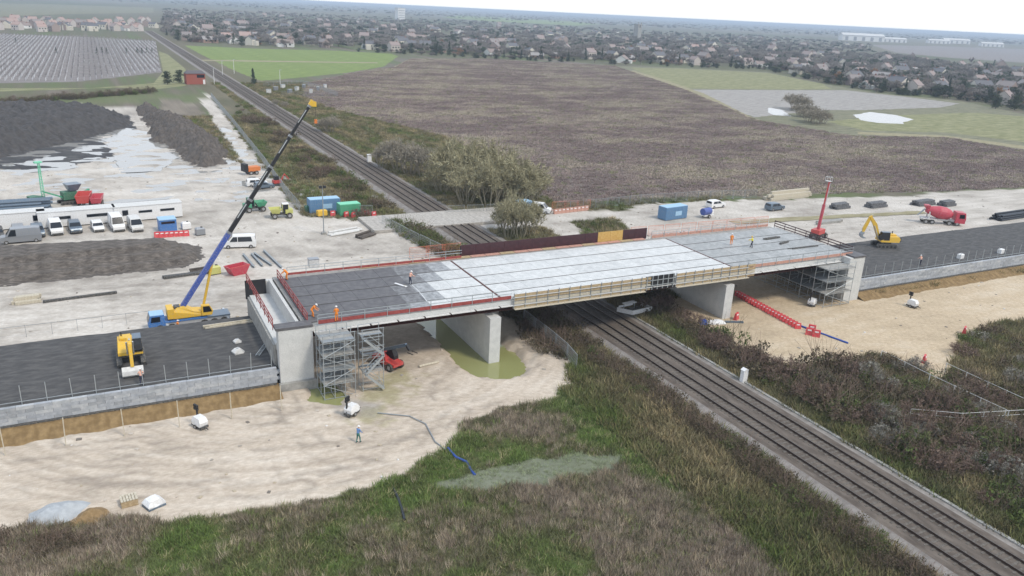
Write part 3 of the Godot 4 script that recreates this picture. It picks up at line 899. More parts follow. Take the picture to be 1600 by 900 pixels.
# ---------------------------------------------------------------- scaffolds, fences
func scaffold(label: String, o: Vector3, nx: int, nzz: int, levels: int, bay: Vector3, stair: bool):
	var t := thing("scaffold_tower", label, "scaffold", o)
	var H := levels * bay.y + 1.1
	for i in nx + 1:
		for j in nzz + 1:
			var q := MB.new()
			q.tube(Vector3(i * bay.x, 0, -j * bay.z), Vector3(i * bay.x, H, -j * bay.z), 0.045, 0.045, 5)
			part(t, "standard", q.mesh(), M.galv)
	for l in levels + 1:
		var y := 0.25 + l * bay.y
		for j in nzz + 1:
			for k in 2:
				if k == 1 and l == 0: continue
				bxp(t, "ledger", M.galv, Vector3(nx * bay.x * 0.5, y + k * 0.95, -j * bay.z), Vector3(nx * bay.x + 0.2, 0.06, 0.06))
		for i in nx + 1:
			bxp(t, "transom", M.galv, Vector3(i * bay.x, y + 0.06, -nzz * bay.z * 0.5), Vector3(0.06, 0.06, nzz * bay.z + 0.2))
		if l > 0:
			var w := nzz * bay.z / 4.0
			for k in 4:
				if stair and (k + l) % 3 == 0: continue
				bxp(t, "board", M.concrete_old if (k + l) % 2 else M.galv_dull, Vector3(nx * bay.x * 0.5, y + 0.12, -w * (k + 0.5)), Vector3(nx * bay.x, 0.045, w - 0.03))
	for l in levels:
		for j in nzz + 1:
			var q := MB.new()
			var a := 0.0 if l % 2 else bay.x * nx
			q.tube(Vector3(a, 0.25 + l * bay.y, -j * bay.z + 0.06), Vector3(nx * bay.x - a, 0.25 + (l + 1) * bay.y, -j * bay.z + 0.06), 0.035, 0.035, 5)
			part(t, "brace", q.mesh(), M.galv)
	if stair:
		for l in levels:
			var s := MB.new()
			var d := 1.0 if l % 2 else -1.0
			var cx := nx * bay.x * 0.5
			for k in 7: s.box(Vector3(cx + d * (-0.9 + 0.3 * k), 0.4 + l * bay.y + k * bay.y / 7.0, 0.38), Vector3(0.3, 0.05, 0.6))
			s.bar(Vector3(cx - d * 1.0, 0.3 + l * bay.y, 0.7), Vector3(cx + d * 1.0, 0.3 + (l + 1) * bay.y, 0.7), 0.04, 0.24)
			s.bar(Vector3(cx - d * 1.0, 1.2 + l * bay.y, 0.7), Vector3(cx + d * 1.0, 1.2 + (l + 1) * bay.y, 0.7), 0.05, 0.06)
			part(t, "stair_flight", s.mesh(), M.galv)

var panel_mesh: ArrayMesh
var foot_mesh: ArrayMesh
func fence(label: String, pts: Array, m: Material, group := ""):
	# welded mesh panels on feet, one after another along the line
	if panel_mesh == null:
		var q := MB.new()
		for x in [0.0, 3.4]: q.box(Vector3(x, 1.0, 0), Vector3(0.05, 2.0, 0.05))
		for y in [0.15, 1.98]: q.box(Vector3(1.7, y, 0), Vector3(3.4, 0.05, 0.05))
		for k in 16: q.box(Vector3(0.2 + 0.2 * k, 1.05, 0), Vector3(0.014, 1.85, 0.014))
		for k in 5: q.box(Vector3(1.7, 0.45 + 0.33 * k, 0), Vector3(3.4, 0.014, 0.014))
		panel_mesh = q.mesh()
		q = MB.new()
		q.cbox(Vector3(0, 0.08, 0), Vector3(0.7, 0.16, 0.26), 0.03)
		foot_mesh = q.mesh()
	var first: Vector3 = pts[0]
	var t := thing("mesh_fence", label, "fence", first, 0.0, group)
	for i in pts.size() - 1:
		var a: Vector3 = pts[i]
		var b: Vector3 = pts[i + 1]
		var d := b - a
		d.y = 0
		var n := maxi(1, int(round(d.length() / 3.5)))
		for k in n:
			var o := part(t, "panel", panel_mesh, m, a + d * (float(k) / n) - first)
			o.rotation.y = atan2(-d.z, d.x) + rng.randf_range(-0.03, 0.03)
			var f := part(t, "foot", foot_mesh, M.concrete_old, a + d * (float(k) / n) - first)
			f.rotation.y = atan2(-d.z, d.x) + PI / 2

func post_fence(label: String, pts: Array, h: float, step: float, rails: Array, m: Material, thick := 0.07):
	var first: Vector3 = pts[0]
	var t := thing("post_fence", label, "fence", first)
	for i in pts.size() - 1:
		var a: Vector3 = pts[i]
		var b: Vector3 = pts[i + 1]
		var n := maxi(1, int(round(a.distance_to(b) / step)))
		for k in n + (1 if i == pts.size() - 2 else 0):
			var p := a.lerp(b, float(k) / n) - first
			bxp(t, "post", m, p + Vector3(0, h * 0.5 - 0.05, 0), Vector3(thick, h + 0.1, thick), Basis(Vector3.FORWARD, rng.randf_range(-0.03, 0.03)))
		for r in rails:
			var q := MB.new()
			q.bar(a - first + Vector3(0, r, 0), b - first + Vector3(0, r, 0), 0.035, 0.045)
			part(t, "rail", q.mesh(), m)

func make_site_fences():
	# thin posts with a top wire along the wall tops and the foot of the bank
	post_fence("thin grey posts with a rail on top of the wall below the wide-bucket excavator", [Vector3(-20, FILL, -80.6), Vector3(13.6, FILL, -80.6)], 1.9, 2.05, [0.25], M.galv, 0.06)
	post_fence("thin grey posts on the wall top below the second excavator", [Vector3(103, FILL, -80.6), Vector3(170, FILL, -80.6)], 1.9, 2.1, [0.25], M.galv, 0.06)
	post_fence("widely spaced pale posts in front of the clay bank", [P(8, 712), P(440, 642)], 2.9, 4.6, [], M.timber_pale, 0.08)
	post_fence("faint posts and wire between the dark fill and the crane", [P(0, 532), P(235, 503)], 1.6, 2.6, [1.5], M.galv_dull, 0.04)
	fence("mesh fence beside the railway under the bridge next to the pond", [P(818, 505), P(850, 530), P(885, 560), P(905, 585)], M.galv_dull)
	fence("mesh fence from the green container down to the bridge deck", [P(597, 352), P(640, 375), P(690, 400)], M.galv)
	fence("long mesh fence between the haul track and the railway strip", [P(330, 152), P(365, 195), P(414, 258), P(452, 312), P(470, 332)], M.galv_dull)
	fence("two tall mesh panels standing beside the green container", [P(555, 336), P(582, 336)], M.galv)
	fence("mesh fence along the crossing road behind the tracks", [P(700, 336), P(760, 334), P(800, 332)], M.galv_dull)
	fence("mesh fence at the field edge beside the pale road", [P(870, 330), P(930, 325), P(1000, 318), P(1090, 312), P(1180, 309)], M.galv_dull)
	fence("orange plastic net fence along the grey deck edge before the blue container", [P(985, 371), P(1090, 362), P(1200, 352)], M.netting)
	fence("orange plastic net fence between the yard corner and the maroon hoarding", [P(640, 405), P(716, 397)], M.netting)
	fence("low orange net fence across the pale road behind the far deck edge", [P(862, 330), P(920, 326)], M.netting)
	post_fence("slanting rail fence through the scrub beyond the sand", [P(1375, 562), P(1450, 600), P(1572, 658)], 1.3, 3.0, [1.25], M.pale_post)
	post_fence("second rail fence in the scrub near the pale track", [P(1476, 582), P(1540, 612), P(1600, 640), P(1700, 690)], 1.3, 3.0, [1.25], M.pale_post)
	post_fence("cross rail fence joining the two fences in the scrub", [P(1420, 655), P(1500, 662), P(1600, 656), P(1700, 650)], 1.3, 3.0, [1.25, 0.7], M.pale_post)
	post_fence("netting fence posts along the orange boards of the far deck edge", [P(1010, 372), P(1200, 352)], 1.5, 2.6, [1.4], M.pale_post, 0.05)

# ---------------------------------------------------------------- vehicles (forward is +x)
func wheel(t: Node3D, at: Vector3, r: float, w: float):
	var q := MB.new()
	q.tube(Vector3(0, 0, -w * 0.5), Vector3(0, 0, w * 0.5), r, r, 12)
	var o := part(t, "wheel", q.mesh(), M.tyre, at)
	q = MB.new()
	q.tube(Vector3(0, 0, -w * 0.5 - 0.015), Vector3(0, 0, w * 0.5 + 0.015), r * 0.55, r * 0.55, 8)
	part(o, "rim", q.mesh(), M.rim)

func pane(t: Node, n: String, pts: Array, m: Material):
	var q := MB.new()
	q.quad(pts[0], pts[1], pts[2], pts[3])
	part(t, n, q.mesh(), m)

# outline: [length, height, bonnet length, bonnet height, screen run, width]
func car(label: String, cat: String, at: Vector3, turn: float, m: Material, d: Array, rear_glass := true, group := "") -> Node3D:
	var t := thing("parked_" + cat.replace(" ", "_"), label, cat, at, turn, group)
	var L: float = d[0]
	var h: float = d[1]
	var bl: float = d[2]
	var bh: float = d[3]
	var sr: float = d[4]
	var w: float = d[5] * 0.5
	var tw := w * 0.84
	var x := L * 0.5
	var q := MB.new()
	q.loft([Vector3(-x, 0.3, w), Vector3(x, 0.28, w * 0.92), Vector3(x, bh - 0.25, w * 0.92), Vector3(x - 0.12, bh - 0.08, w * 0.95), Vector3(x - bl, bh, w), Vector3(x - bl - sr, h - 0.04, tw), Vector3(-x + 1.0, h, tw), Vector3(-x + 0.16, h - 0.08, tw), Vector3(-x, bh, w)])
	part(t, "body", q.mesh(), m)
	var a := x - bl - 0.06
	var b := x - bl - sr + 0.06
	var e := 0.02
	pane(t, "windscreen", [Vector3(a + e, bh + 0.08, -w * 0.92), Vector3(a + e, bh + 0.08, w * 0.92), Vector3(b + e, h - 0.1, tw * 0.92), Vector3(b + e, h - 0.1, -tw * 0.92)], M.glass)
	for s in [-1.0, 1.0]:
		var yl := bh + 0.06
		var yh := h - 0.16
		var wl: float = s * (w + e)
		var wh: float = s * (lerpf(w, tw, (yh - bh) / (h - bh)) + e)
		pane(t, "side_window", [Vector3(x - bl - 0.35, yl, wl), Vector3(x - bl - sr - 0.1, yh, wh), Vector3(x - bl - sr - 0.75, yh, wh), Vector3(x - bl - sr - 0.75, yl, wl)], M.glass)
		if rear_glass:
			pane(t, "side_window", [Vector3(x - bl - sr - 0.85, yl, wl), Vector3(x - bl - sr - 0.85, yh, wh), Vector3(-x + 0.75, yh, wh), Vector3(-x + 0.55, yl, wl)], M.glass)
		bxp(t, "headlight", M.lamp, Vector3(x - 0.02, bh - 0.28, s * w * 0.68), Vector3(0.08, 0.16, 0.32))
		for wx in [x - 0.85, -x + 0.85]: wheel(t, Vector3(wx, 0.33, s * (w - 0.1)), 0.33, 0.22)
	bxp(t, "bumper", M.charcoal, Vector3(x + 0.02, 0.42, 0), Vector3(0.08, 0.22, w * 1.7))
	if rear_glass: pane(t, "rear_window", [Vector3(-x - e + 0.04, bh + 0.1, -w * 0.85), Vector3(-x - e + 0.04, bh + 0.1, w * 0.85), Vector3(-x - e + 0.15, h - 0.16, tw * 0.88), Vector3(-x - e + 0.15, h - 0.16, -tw * 0.88)], M.glass)
	return t

const VAN := [5.3, 2.15, 0.75, 1.15, 0.85, 2.0]
const BIGVAN := [5.9, 2.5, 0.8, 1.25, 0.8, 2.05]
const SUV := [4.6, 1.75, 1.15, 1.05, 0.75, 1.9]
const HATCH := [4.2, 1.5, 1.0, 0.92, 0.8, 1.8]

func crawler(t: Node3D, w: float, L: float, r: float):
	for s in [-1.0, 1.0]:
		var q := MB.new()
		q.T = Transform3D(Basis.IDENTITY, Vector3(0, 0, s * w))
		q.loft([Vector3(-L * 0.5 + 0.2, 0, 0.26), Vector3(L * 0.5 - 0.2, 0, 0.26), Vector3(L * 0.5, r * 0.9, 0.26), Vector3(L * 0.5 - 0.2, r * 1.8, 0.26), Vector3(-L * 0.5 + 0.2, r * 1.8, 0.26), Vector3(-L * 0.5, r * 0.9, 0.26)])
		var o := part(t, "track", q.mesh(), M.charcoal)
		q = MB.new()
		for k in 5: q.tube(Vector3(-L * 0.38 + L * 0.19 * k, r * 0.85, s * (w - 0.29)), Vector3(-L * 0.38 + L * 0.19 * k, r * 0.85, s * (w + 0.29)), r * 0.45, r * 0.45, 7)
		part(o, "roller", q.mesh(), M.black)

func arm_part(t: Node3D, n: String, pts: Array, half: float, m: Material, z := 0.0) -> MeshInstance3D:
	var q := MB.new()
	q.T = Transform3D(Basis.IDENTITY, Vector3(0, 0, z))
	var a := []
	for p in pts: a.append(Vector3(p.x, p.y, half))
	q.loft(a)
	return part(t, n, q.mesh(), m)

func excavator(label: String, at: Vector3, turn: float, up: bool):
	var t := thing("excavator", label, "excavator", at, turn)
	crawler(t, 1.15, 3.7, 0.45)
	bxp(t, "slew_base", M.charcoal, Vector3(0, 0.95, 0), Vector3(1.6, 0.3, 1.9))
	var q := MB.new()
	q.loft([Vector3(-2.1, 1.15, 1.2), Vector3(1.2, 1.15, 1.2), Vector3(1.2, 1.5, 1.2), Vector3(0.2, 1.75, 1.15), Vector3(-0.4, 2.1, 1.1), Vector3(-2.0, 2.15, 1.1), Vector3(-2.3, 1.7, 1.15)])
	var b := part(t, "house", q.mesh(), M.yellow)
	bxp(b, "counterweight", M.charcoal, Vector3(-2.25, 1.6, 0), Vector3(0.35, 0.8, 2.2))
	bxp(b, "engine_hood", M.yellow, Vector3(-1.3, 2.25, 0.35), Vector3(1.2, 0.22, 1.1))
	bxp(b, "exhaust", M.black, Vector3(-1.5, 2.55, 0.7), Vector3(0.12, 0.5, 0.12))
	q = MB.new()
	q.T = Transform3D(Basis.IDENTITY, Vector3(0, 0, -0.72))
	q.loft([Vector3(-0.3, 1.5, 0.46), Vector3(1.3, 1.45, 0.46), Vector3(1.45, 1.9, 0.46), Vector3(1.2, 2.85, 0.4), Vector3(-0.25, 2.9, 0.4)])
	var cab := part(t, "cab", q.mesh(), M.black)
	bxp(cab, "cab_roof", M.slate, Vector3(0.45, 2.93, -0.72), Vector3(1.5, 0.08, 0.84))
	pane(cab, "windscreen", [Vector3(1.47, 1.75, -1.12), Vector3(1.47, 1.75, -0.32), Vector3(1.24, 2.78, -0.36), Vector3(1.24, 2.78, -1.08)], M.glass)
	bxp(cab, "seat", M.red, Vector3(0.9, 1.6, -0.72), Vector3(0.5, 0.3, 0.7))
	var boom: Array
	var stick: Array
	var bk := Vector3()
	if up:
		boom = [Vector2(0.9, 1.5), Vector2(1.3, 1.45), Vector2(2.6, 3.9), Vector2(3.6, 5.4), Vector2(3.25, 5.6), Vector2(2.0, 4.2)]
		stick = [Vector2(3.1, 5.7), Vector2(3.6, 5.5), Vector2(4.4, 3.4), Vector2(4.35, 2.6), Vector2(4.05, 2.7), Vector2(3.6, 4.0)]
		bk = Vector3(4.2, 2.2, 0)
	else:
		boom = [Vector2(0.9, 1.4), Vector2(1.3, 1.3), Vector2(2.2, 3.0), Vector2(3.9, 3.3), Vector2(3.85, 3.65), Vector2(1.9, 3.5)]
		stick = [Vector2(3.6, 3.7), Vector2(4.1, 3.55), Vector2(4.5, 1.2), Vector2(4.2, 1.1), Vector2(3.75, 2.6)]
		bk = Vector3(4.25, 0.7, 0)
	arm_part(t, "boom", boom, 0.2, M.yellow)
	arm_part(t, "stick", stick, 0.16, M.yellow)
	q = MB.new()
	var be := Vector3(boom[2].x, boom[2].y, 0)
	for s in [-0.3, 0.3]: q.tube(Vector3(1.2, 1.3, s), be + Vector3(-0.1, 0, s), 0.08, 0.08, 7)
	q.tube(be + Vector3(0.2, 0.5, 0), Vector3(stick[0].x, stick[0].y + 0.15, 0), 0.07, 0.07, 7)
	part(t, "hydraulic_ram", q.mesh(), M.chrome)
	q = MB.new()
	q.T = Transform3D(Basis.IDENTITY, bk)
	var bw := 0.55 if up else 1.0
	q.loft([Vector3(0.1, 0.5, bw), Vector3(0.4, 0.1, bw), Vector3(0.45, -0.35, bw), Vector3(0.1, -0.65, bw), Vector3(-0.5, -0.6, bw), Vector3(-0.35, -0.45, bw), Vector3(0.05, -0.4, bw), Vector3(0.2, 0.0, bw), Vector3(-0.1, 0.4, bw)])
	var bu := part(t, "bucket", q.mesh(), M.galv_dull if up else M.white_dirty)
	bu.set_meta("label", "wide pale grading bucket" if not up else "narrow grey bucket")

func crane():
	var base := P(282, 505) * Vector3(1, 0, 0) + Vector3(0.6, 0, -101.6)
	var t := thing("mobile_crane", "blue and yellow mobile crane with its long boom raised", "crane", Vector3(7.4, 0, -101.6), 0.03)
	t.scale = Vector3.ONE * 0.84
	# carrier: cab at the low x end
	for x in [-4.2, -2.6, 2.0, 3.4, 4.8]:
		for s in [-1.15, 1.15]: wheel(t, Vector3(x, 0.65, s), 0.65, 0.45)
	bxp(t, "carrier_frame", M.chrome, Vector3(0.6, 1.25, 0), Vector3(10.2, 0.5, 2.3))
	bxp(t, "carrier_deck", M.blue, Vector3(-0.6, 1.62, 0), Vector3(6.0, 0.22, 2.5))
	bxp(t, "rear_deck", M.slate, Vector3(4.1, 1.6, 0), Vector3(3.3, 0.18, 2.5))
	var q := MB.new()
	q.T = Transform3D(Basis(Vector3.UP, PI), Vector3(-4.6, 0, 0))
	q.loft([Vector3(-1.2, 0.8, 1.25), Vector3(1.1, 0.7, 1.25), Vector3(1.15, 1.8, 1.25), Vector3(0.85, 2.75, 1.15), Vector3(-1.1, 2.8, 1.15)])
	var cb := part(t, "driver_cab", q.mesh(), M.blue)
	pane(cb, "windscreen", [Vector3(-5.78, 1.85, -1.1), Vector3(-5.78, 1.85, 1.1), Vector3(-5.5, 2.65, 1.02), Vector3(-5.5, 2.65, -1.02)], M.glass)
	pane(cb, "side_window", [Vector3(-5.4, 1.85, 1.27), Vector3(-4.1, 1.85, 1.27), Vector3(-4.1, 2.6, 1.2), Vector3(-5.25, 2.6, 1.2)], M.glass)
	bxp(cb, "roof_panel", M.blue_pale, Vector3(-4.5, 2.82, 0), Vector3(1.9, 0.06, 2.2))
	for x in [-3.2, 5.4]:
		for s in [-1, 1]:
			var o := bxp(t, "outrigger", M.chrome, Vector3(x, 1.0, s * 2.1), Vector3(0.3, 0.3, 2.2))
			bxp(o, "outrigger_foot", M.charcoal, Vector3(x, 0.5, s * 3.1), Vector3(0.5, 1.0, 0.5))
	# superstructure
	q = MB.new()
	q.T = Transform3D(Basis.IDENTITY, Vector3(0, 0, 0))
	q.loft([Vector3(-2.4, 1.9, 1.1), Vector3(2.6, 1.9, 1.1), Vector3(2.6, 2.5, 1.05), Vector3(0.6, 2.7, 1.05), Vector3(-0.6, 3.5, 0.8), Vector3(-1.6, 3.5, 0.8), Vector3(-2.4, 3.0, 1.1)])
	var sp := part(t, "superstructure", q.mesh(), M.yellow)
	bxp(sp, "counterweight", M.yellow, Vector3(-2.6, 2.75, 0), Vector3(0.9, 1.5, 2.4))
	bxp(sp, "winch", M.charcoal, Vector3(-1.6, 3.3, 0), Vector3(0.8, 0.6, 1.2))
	q = MB.new()
	q.T = Transform3D(Basis.IDENTITY, Vector3(2.3, 0, 0.95))
	q.loft([Vector3(-0.6, 2.0, 0.42), Vector3(0.8, 2.0, 0.42), Vector3(1.0, 2.6, 0.42), Vector3(0.55, 3.5, 0.38), Vector3(-0.6, 3.55, 0.38)])
	var oc := part(t, "operator_cab", q.mesh(), M.yellow)
	pane(oc, "side_window", [Vector3(1.9, 2.5, 1.39), Vector3(3.15, 2.5, 1.39), Vector3(2.8, 3.4, 1.36), Vector3(1.9, 3.4, 1.36)], M.glass)
	pane(oc, "windscreen", [Vector3(3.26, 2.65, 0.58), Vector3(3.26, 2.65, 1.32), Vector3(2.9, 3.42, 1.28), Vector3(2.9, 3.42, 0.62)], M.glass)
	# boom, thinner section by section
	var a := Vector3(-0.9, 3.2, 0)
	var tip := (P(487, 160, 27.8) - t.position).rotated(Vector3.UP, -0.03) / 0.84
	var d := (tip - a)
	var f := [0.0, 0.34, 0.37, 0.53, 0.68, 0.83, 0.985]
	var sect := [[0.0, 0.37, 0.68, M.blue_deep], [0.36, 0.53, 0.6, M.black], [0.52, 0.69, 0.54, M.black], [0.68, 0.84, 0.47, M.black], [0.83, 0.985, 0.4, M.black]]
	for s in sect:
		q = MB.new()
		q.bar(a + d * s[0], a + d * s[1], s[2] * 0.85, s[2])
		var so := part(t, "boom_section", q.mesh(), s[3])
		q = MB.new()
		var dn := d.normalized()
		q.bar(a + d * s[1] - dn * 0.3, a + d * s[1] + dn * 0.05, s[2] * 0.98, s[2] * 1.14)
		part(so, "collar", q.mesh(), M.silver)
		if s[0] > 0.3:
			q = MB.new()
			q.bar(a + d * lerpf(s[0], s[1], 0.45) + Vector3(-s[2] * 0.28, s[2] * 0.2, s[2] * 0.44), a + d * lerpf(s[0], s[1], 0.85) + Vector3(-s[2] * 0.28, s[2] * 0.2, s[2] * 0.44), 0.02, s[2] * 0.25)
			part(so, "pale_plate", q.mesh(), M.chrome)
	q = MB.new()
	q.bar(tip - d.normalized() * 0.5, tip + d.normalized() * 0.35, 0.45, 0.6)
	q.box(tip + Vector3(0.35, -0.25, 0), Vector3(0.6, 0.7, 0.4))
	part(t, "boom_head", q.mesh(), M.yellow)
	q = MB.new()
	q.tube(Vector3(2.0, 2.5, 0), a + d * 0.24, 0.2, 0.2, 9)
	var lr := part(t, "lift_ram", q.mesh(), M.yellow)
	q = MB.new()
	q.tube(a + d * 0.2 + Vector3(0.5, -0.4, 0), a + d * 0.26, 0.12, 0.12, 9)
	part(lr, "ram_rod", q.mesh(), M.chrome)
	q = MB.new()
	q.tube(tip + Vector3(0.5, -0.4, 0), tip + Vector3(0.5, -2.6, 0), 0.03, 0.03, 4)
	var cbk := part(t, "hoist_rope", q.mesh(), M.charcoal)
	bxp(cbk, "hook_block", M.orange, tip + Vector3(0.5, -2.8, 0), Vector3(0.4, 0.6, 0.3))

func container(label: String, at: Vector3, turn: float, s: Vector3, m: Material, roof: Material, logo: bool) -> Node3D:
	var t := thing("site_container", label, "container", at, turn)
	bxp(t, "shell", m, Vector3(0, s.y * 0.5 + 0.1, 0), s)
	bxp(t, "roof", roof, Vector3(0, s.y + 0.14, 0), Vector3(s.x - 0.1, 0.08, s.z - 0.1))
	var n := int(s.x / 0.4)
	var q := MB.new()
	for k in n:
		for sd in [-1, 1]: q.box(Vector3(-s.x * 0.5 + (k + 0.5) * s.x / n, s.y * 0.5 + 0.1, sd * (s.z * 0.5 + 0.02)), Vector3(0.16, s.y - 0.3, 0.04))
	part(t, "corrugation", q.mesh(), m).set_meta("kind", "stuff")
	for sd in [-1, 1]:
		var o := bxp(t, "door", m, Vector3(s.x * 0.5 + 0.03, s.y * 0.5 + 0.1, sd * s.z * 0.245), Vector3(0.06, s.y - 0.2, s.z * 0.46))
		bxp(o, "lock_rod", M.galv, Vector3(s.x * 0.5 + 0.08, s.y * 0.5 + 0.1, sd * s.z * 0.2), Vector3(0.04, s.y - 0.2, 0.04))
	if logo: bxp(t, "name_panel", M.blue_pale, Vector3(s.x * 0.08, s.y * 0.5, s.z * 0.5 + 0.055), Vector3(s.x * 0.3, s.y * 0.36, 0.03))
	return t

func cabin(label: String, at: Vector3, turn: float, L: float, holes: Array):
	var t := thing("site_cabin", label, "cabin", at, turn)
	bxp(t, "wall_box", M.white, Vector3(0, 1.5, 0), Vector3(L, 2.6, 3.0))
	bxp(t, "roof", M.white_dirty, Vector3(0, 2.86, 0), Vector3(L + 0.15, 0.12, 3.15))
	bxp(t, "skid", M.charcoal, Vector3(0, 0.12, 0), Vector3(L - 0.3, 0.22, 2.6))
	for h in holes:
		var o := bxp(t, "window", M.silver, Vector3(h[0], 1.75, 1.52), Vector3(h[1] + 0.12, h[2] + 0.12, 0.06))
		bxp(o, "pane", M.glass, Vector3(h[0], 1.75, 1.56), Vector3(h[1], h[2], 0.02))

func mixer():
	var p := P(1478, 352)
	var t := thing("concrete_mixer_truck", "red concrete mixer truck parked on the pale ground", "truck", p + Vector3(0, 0, -1.2), -0.62)
	for x in [-3.6, -2.3, 1.2, 2.8]:
		for s in [-1.05, 1.05]: wheel(t, Vector3(x, 0.52, s), 0.52, 0.35)
	bxp(t, "chassis", M.white_dirty, Vector3(-0.3, 1.0, 0), Vector3(8.4, 0.35, 1.2))
	var q := MB.new()
	q.loft([Vector3(2.3, 0.7, 1.25), Vector3(4.3, 0.6, 1.22), Vector3(4.4, 1.7, 1.22), Vector3(4.2, 2.9, 1.15), Vector3(2.4, 3.0, 1.15)])
	var c := part(t, "cab", q.mesh(), M.crimson)
	pane(c, "windscreen", [Vector3(4.43, 1.75, -1.1), Vector3(4.43, 1.75, 1.1), Vector3(4.26, 2.6, 1.05), Vector3(4.26, 2.6, -1.05)], M.glass)
	for s in [-1, 1]:
		pane(c, "side_window", [Vector3(3.0, 1.75, s * 1.25), Vector3(4.1, 1.75, s * 1.25), Vector3(4.0, 2.6, s * 1.2), Vector3(3.0, 2.6, s * 1.2)], M.glass)
		bxp(c, "headlight", M.lamp, Vector3(4.38, 0.95, s * 0.9), Vector3(0.08, 0.2, 0.35))
		bxp(t, "mudguard", M.white_dirty, Vector3(-2.9, 1.12, s * 1.1), Vector3(2.8, 0.08, 0.4))
	q = MB.new()
	var axis := Vector3(-1, 0.16, 0).normalized()
	var o := Vector3(1.9, 2.1, 0)
	var prof := [[0.0, 0.5], [0.5, 1.0], [1.6, 1.35], [3.0, 1.35], [4.6, 0.95], [5.6, 0.6]]
	for i in prof.size() - 1: q.tube(o + axis * prof[i][0], o + axis * prof[i + 1][0], prof[i][1], prof[i + 1][1], 18, i == 0 or i == prof.size() - 2)
	part(t, "drum", q.mesh(), M.crimson)
	q = MB.new()
	q.loft([Vector3(-3.9, 3.3, 0.5), Vector3(-3.2, 3.3, 0.7), Vector3(-3.1, 4.0, 0.8), Vector3(-4.2, 4.0, 0.7)])
	part(t, "hopper", q.mesh(), M.crimson)
	q = MB.new()
	q.bar(Vector3(-3.9, 3.1, 0), Vector3(-5.2, 1.6, 0), 0.5, 0.12)
	part(t, "chute", q.mesh(), M.galv_dull)
	for s in [-1, 1]: bxp(t, "drum_support", M.white_dirty, Vector3(-3.0, 1.9, s * 0.7), Vector3(0.25, 1.6, 0.2))

func telehandler():
	var t := thing("telehandler", "red telehandler with a dark boom under the near span", "telehandler", P(607, 573), -1.15)
	t.scale = Vector3.ONE * 0.85
	for x in [-1.3, 1.3]:
		for s in [-0.95, 0.95]: wheel(t, Vector3(x, 0.58, s), 0.58, 0.42)
	var q := MB.new()
	q.loft([Vector3(-2.2, 0.7, 0.95), Vector3(2.0, 0.7, 0.9), Vector3(2.0, 1.1, 0.9), Vector3(0.2, 1.3, 0.95), Vector3(-1.0, 1.7, 0.95), Vector3(-2.2, 1.7, 0.95)])
	part(t, "chassis", q.mesh(), M.red)
	bxp(t, "counterweight", M.charcoal, Vector3(-2.3, 0.95, 0), Vector3(0.3, 0.6, 1.7))
	bxp(t, "engine_cover", M.red, Vector3(-0.6, 1.55, 0.62), Vector3(2.0, 0.5, 0.6))
	q = MB.new()
	q.T = Transform3D(Basis.IDENTITY, Vector3(0, 0, -0.6))
	q.loft([Vector3(-0.6, 1.2, 0.4), Vector3(0.9, 1.2, 0.4), Vector3(0.9, 1.7, 0.4), Vector3(0.5, 2.5, 0.36), Vector3(-0.5, 2.5, 0.36)])
	part(t, "cab", q.mesh(), M.black)
	q = MB.new()
	q.bar(Vector3(-1.8, 1.9, 0.1), Vector3(3.6, 4.4, 0.1), 0.34, 0.42)
	part(t, "boom", q.mesh(), M.slate)
	q = MB.new()
	q.bar(Vector3(3.6, 4.4, 0.1), Vector3(4.2, 3.8, 0.1), 0.3, 0.3)
	for s in [-0.3, 0.5]: q.bar(Vector3(4.2, 3.6, s), Vector3(5.3, 3.6, s), 0.12, 0.06)
	part(t, "fork", q.mesh(), M.black)

func dumper(label: String, at: Vector3, turn: float, m: Material, cabm: Material):
	var t := thing("dumper_truck", label, "dumper", at, turn)
	for x in [-1.4, 1.4]:
		for s in [-0.95, 0.95]: wheel(t, Vector3(x, 0.55, s), 0.55, 0.45)
	bxp(t, "chassis", M.charcoal, Vector3(0, 0.8, 0), Vector3(3.6, 0.3, 1.0))
	var q := MB.new()
	tub(t, "skip", 0.5, 1.8, 1.0, 1.95, 0.85, 1.15, 0.5, m)
	bxp(t, "engine_cover", m, Vector3(-1.4, 1.3, 0), Vector3(1.4, 0.8, 1.5))
	q = MB.new()
	q.loft([Vector3(-1.3, 1.2, 0.7), Vector3(-0.1, 1.2, 0.7), Vector3(-0.1, 1.9, 0.7), Vector3(-0.35, 2.7, 0.65), Vector3(-1.25, 2.7, 0.65)])
	var c := part(t, "cab", q.mesh(), M.glass)
	bxp(c, "cab_roof", cabm, Vector3(-0.8, 2.74, 0), Vector3(1.2, 0.08, 1.4))
	for s in [-0.68, 0.68]:
		for x in [-1.28, -0.18]: bxp(c, "pillar", m, Vector3(x, 1.95, s), Vector3(0.08, 1.5, 0.08))

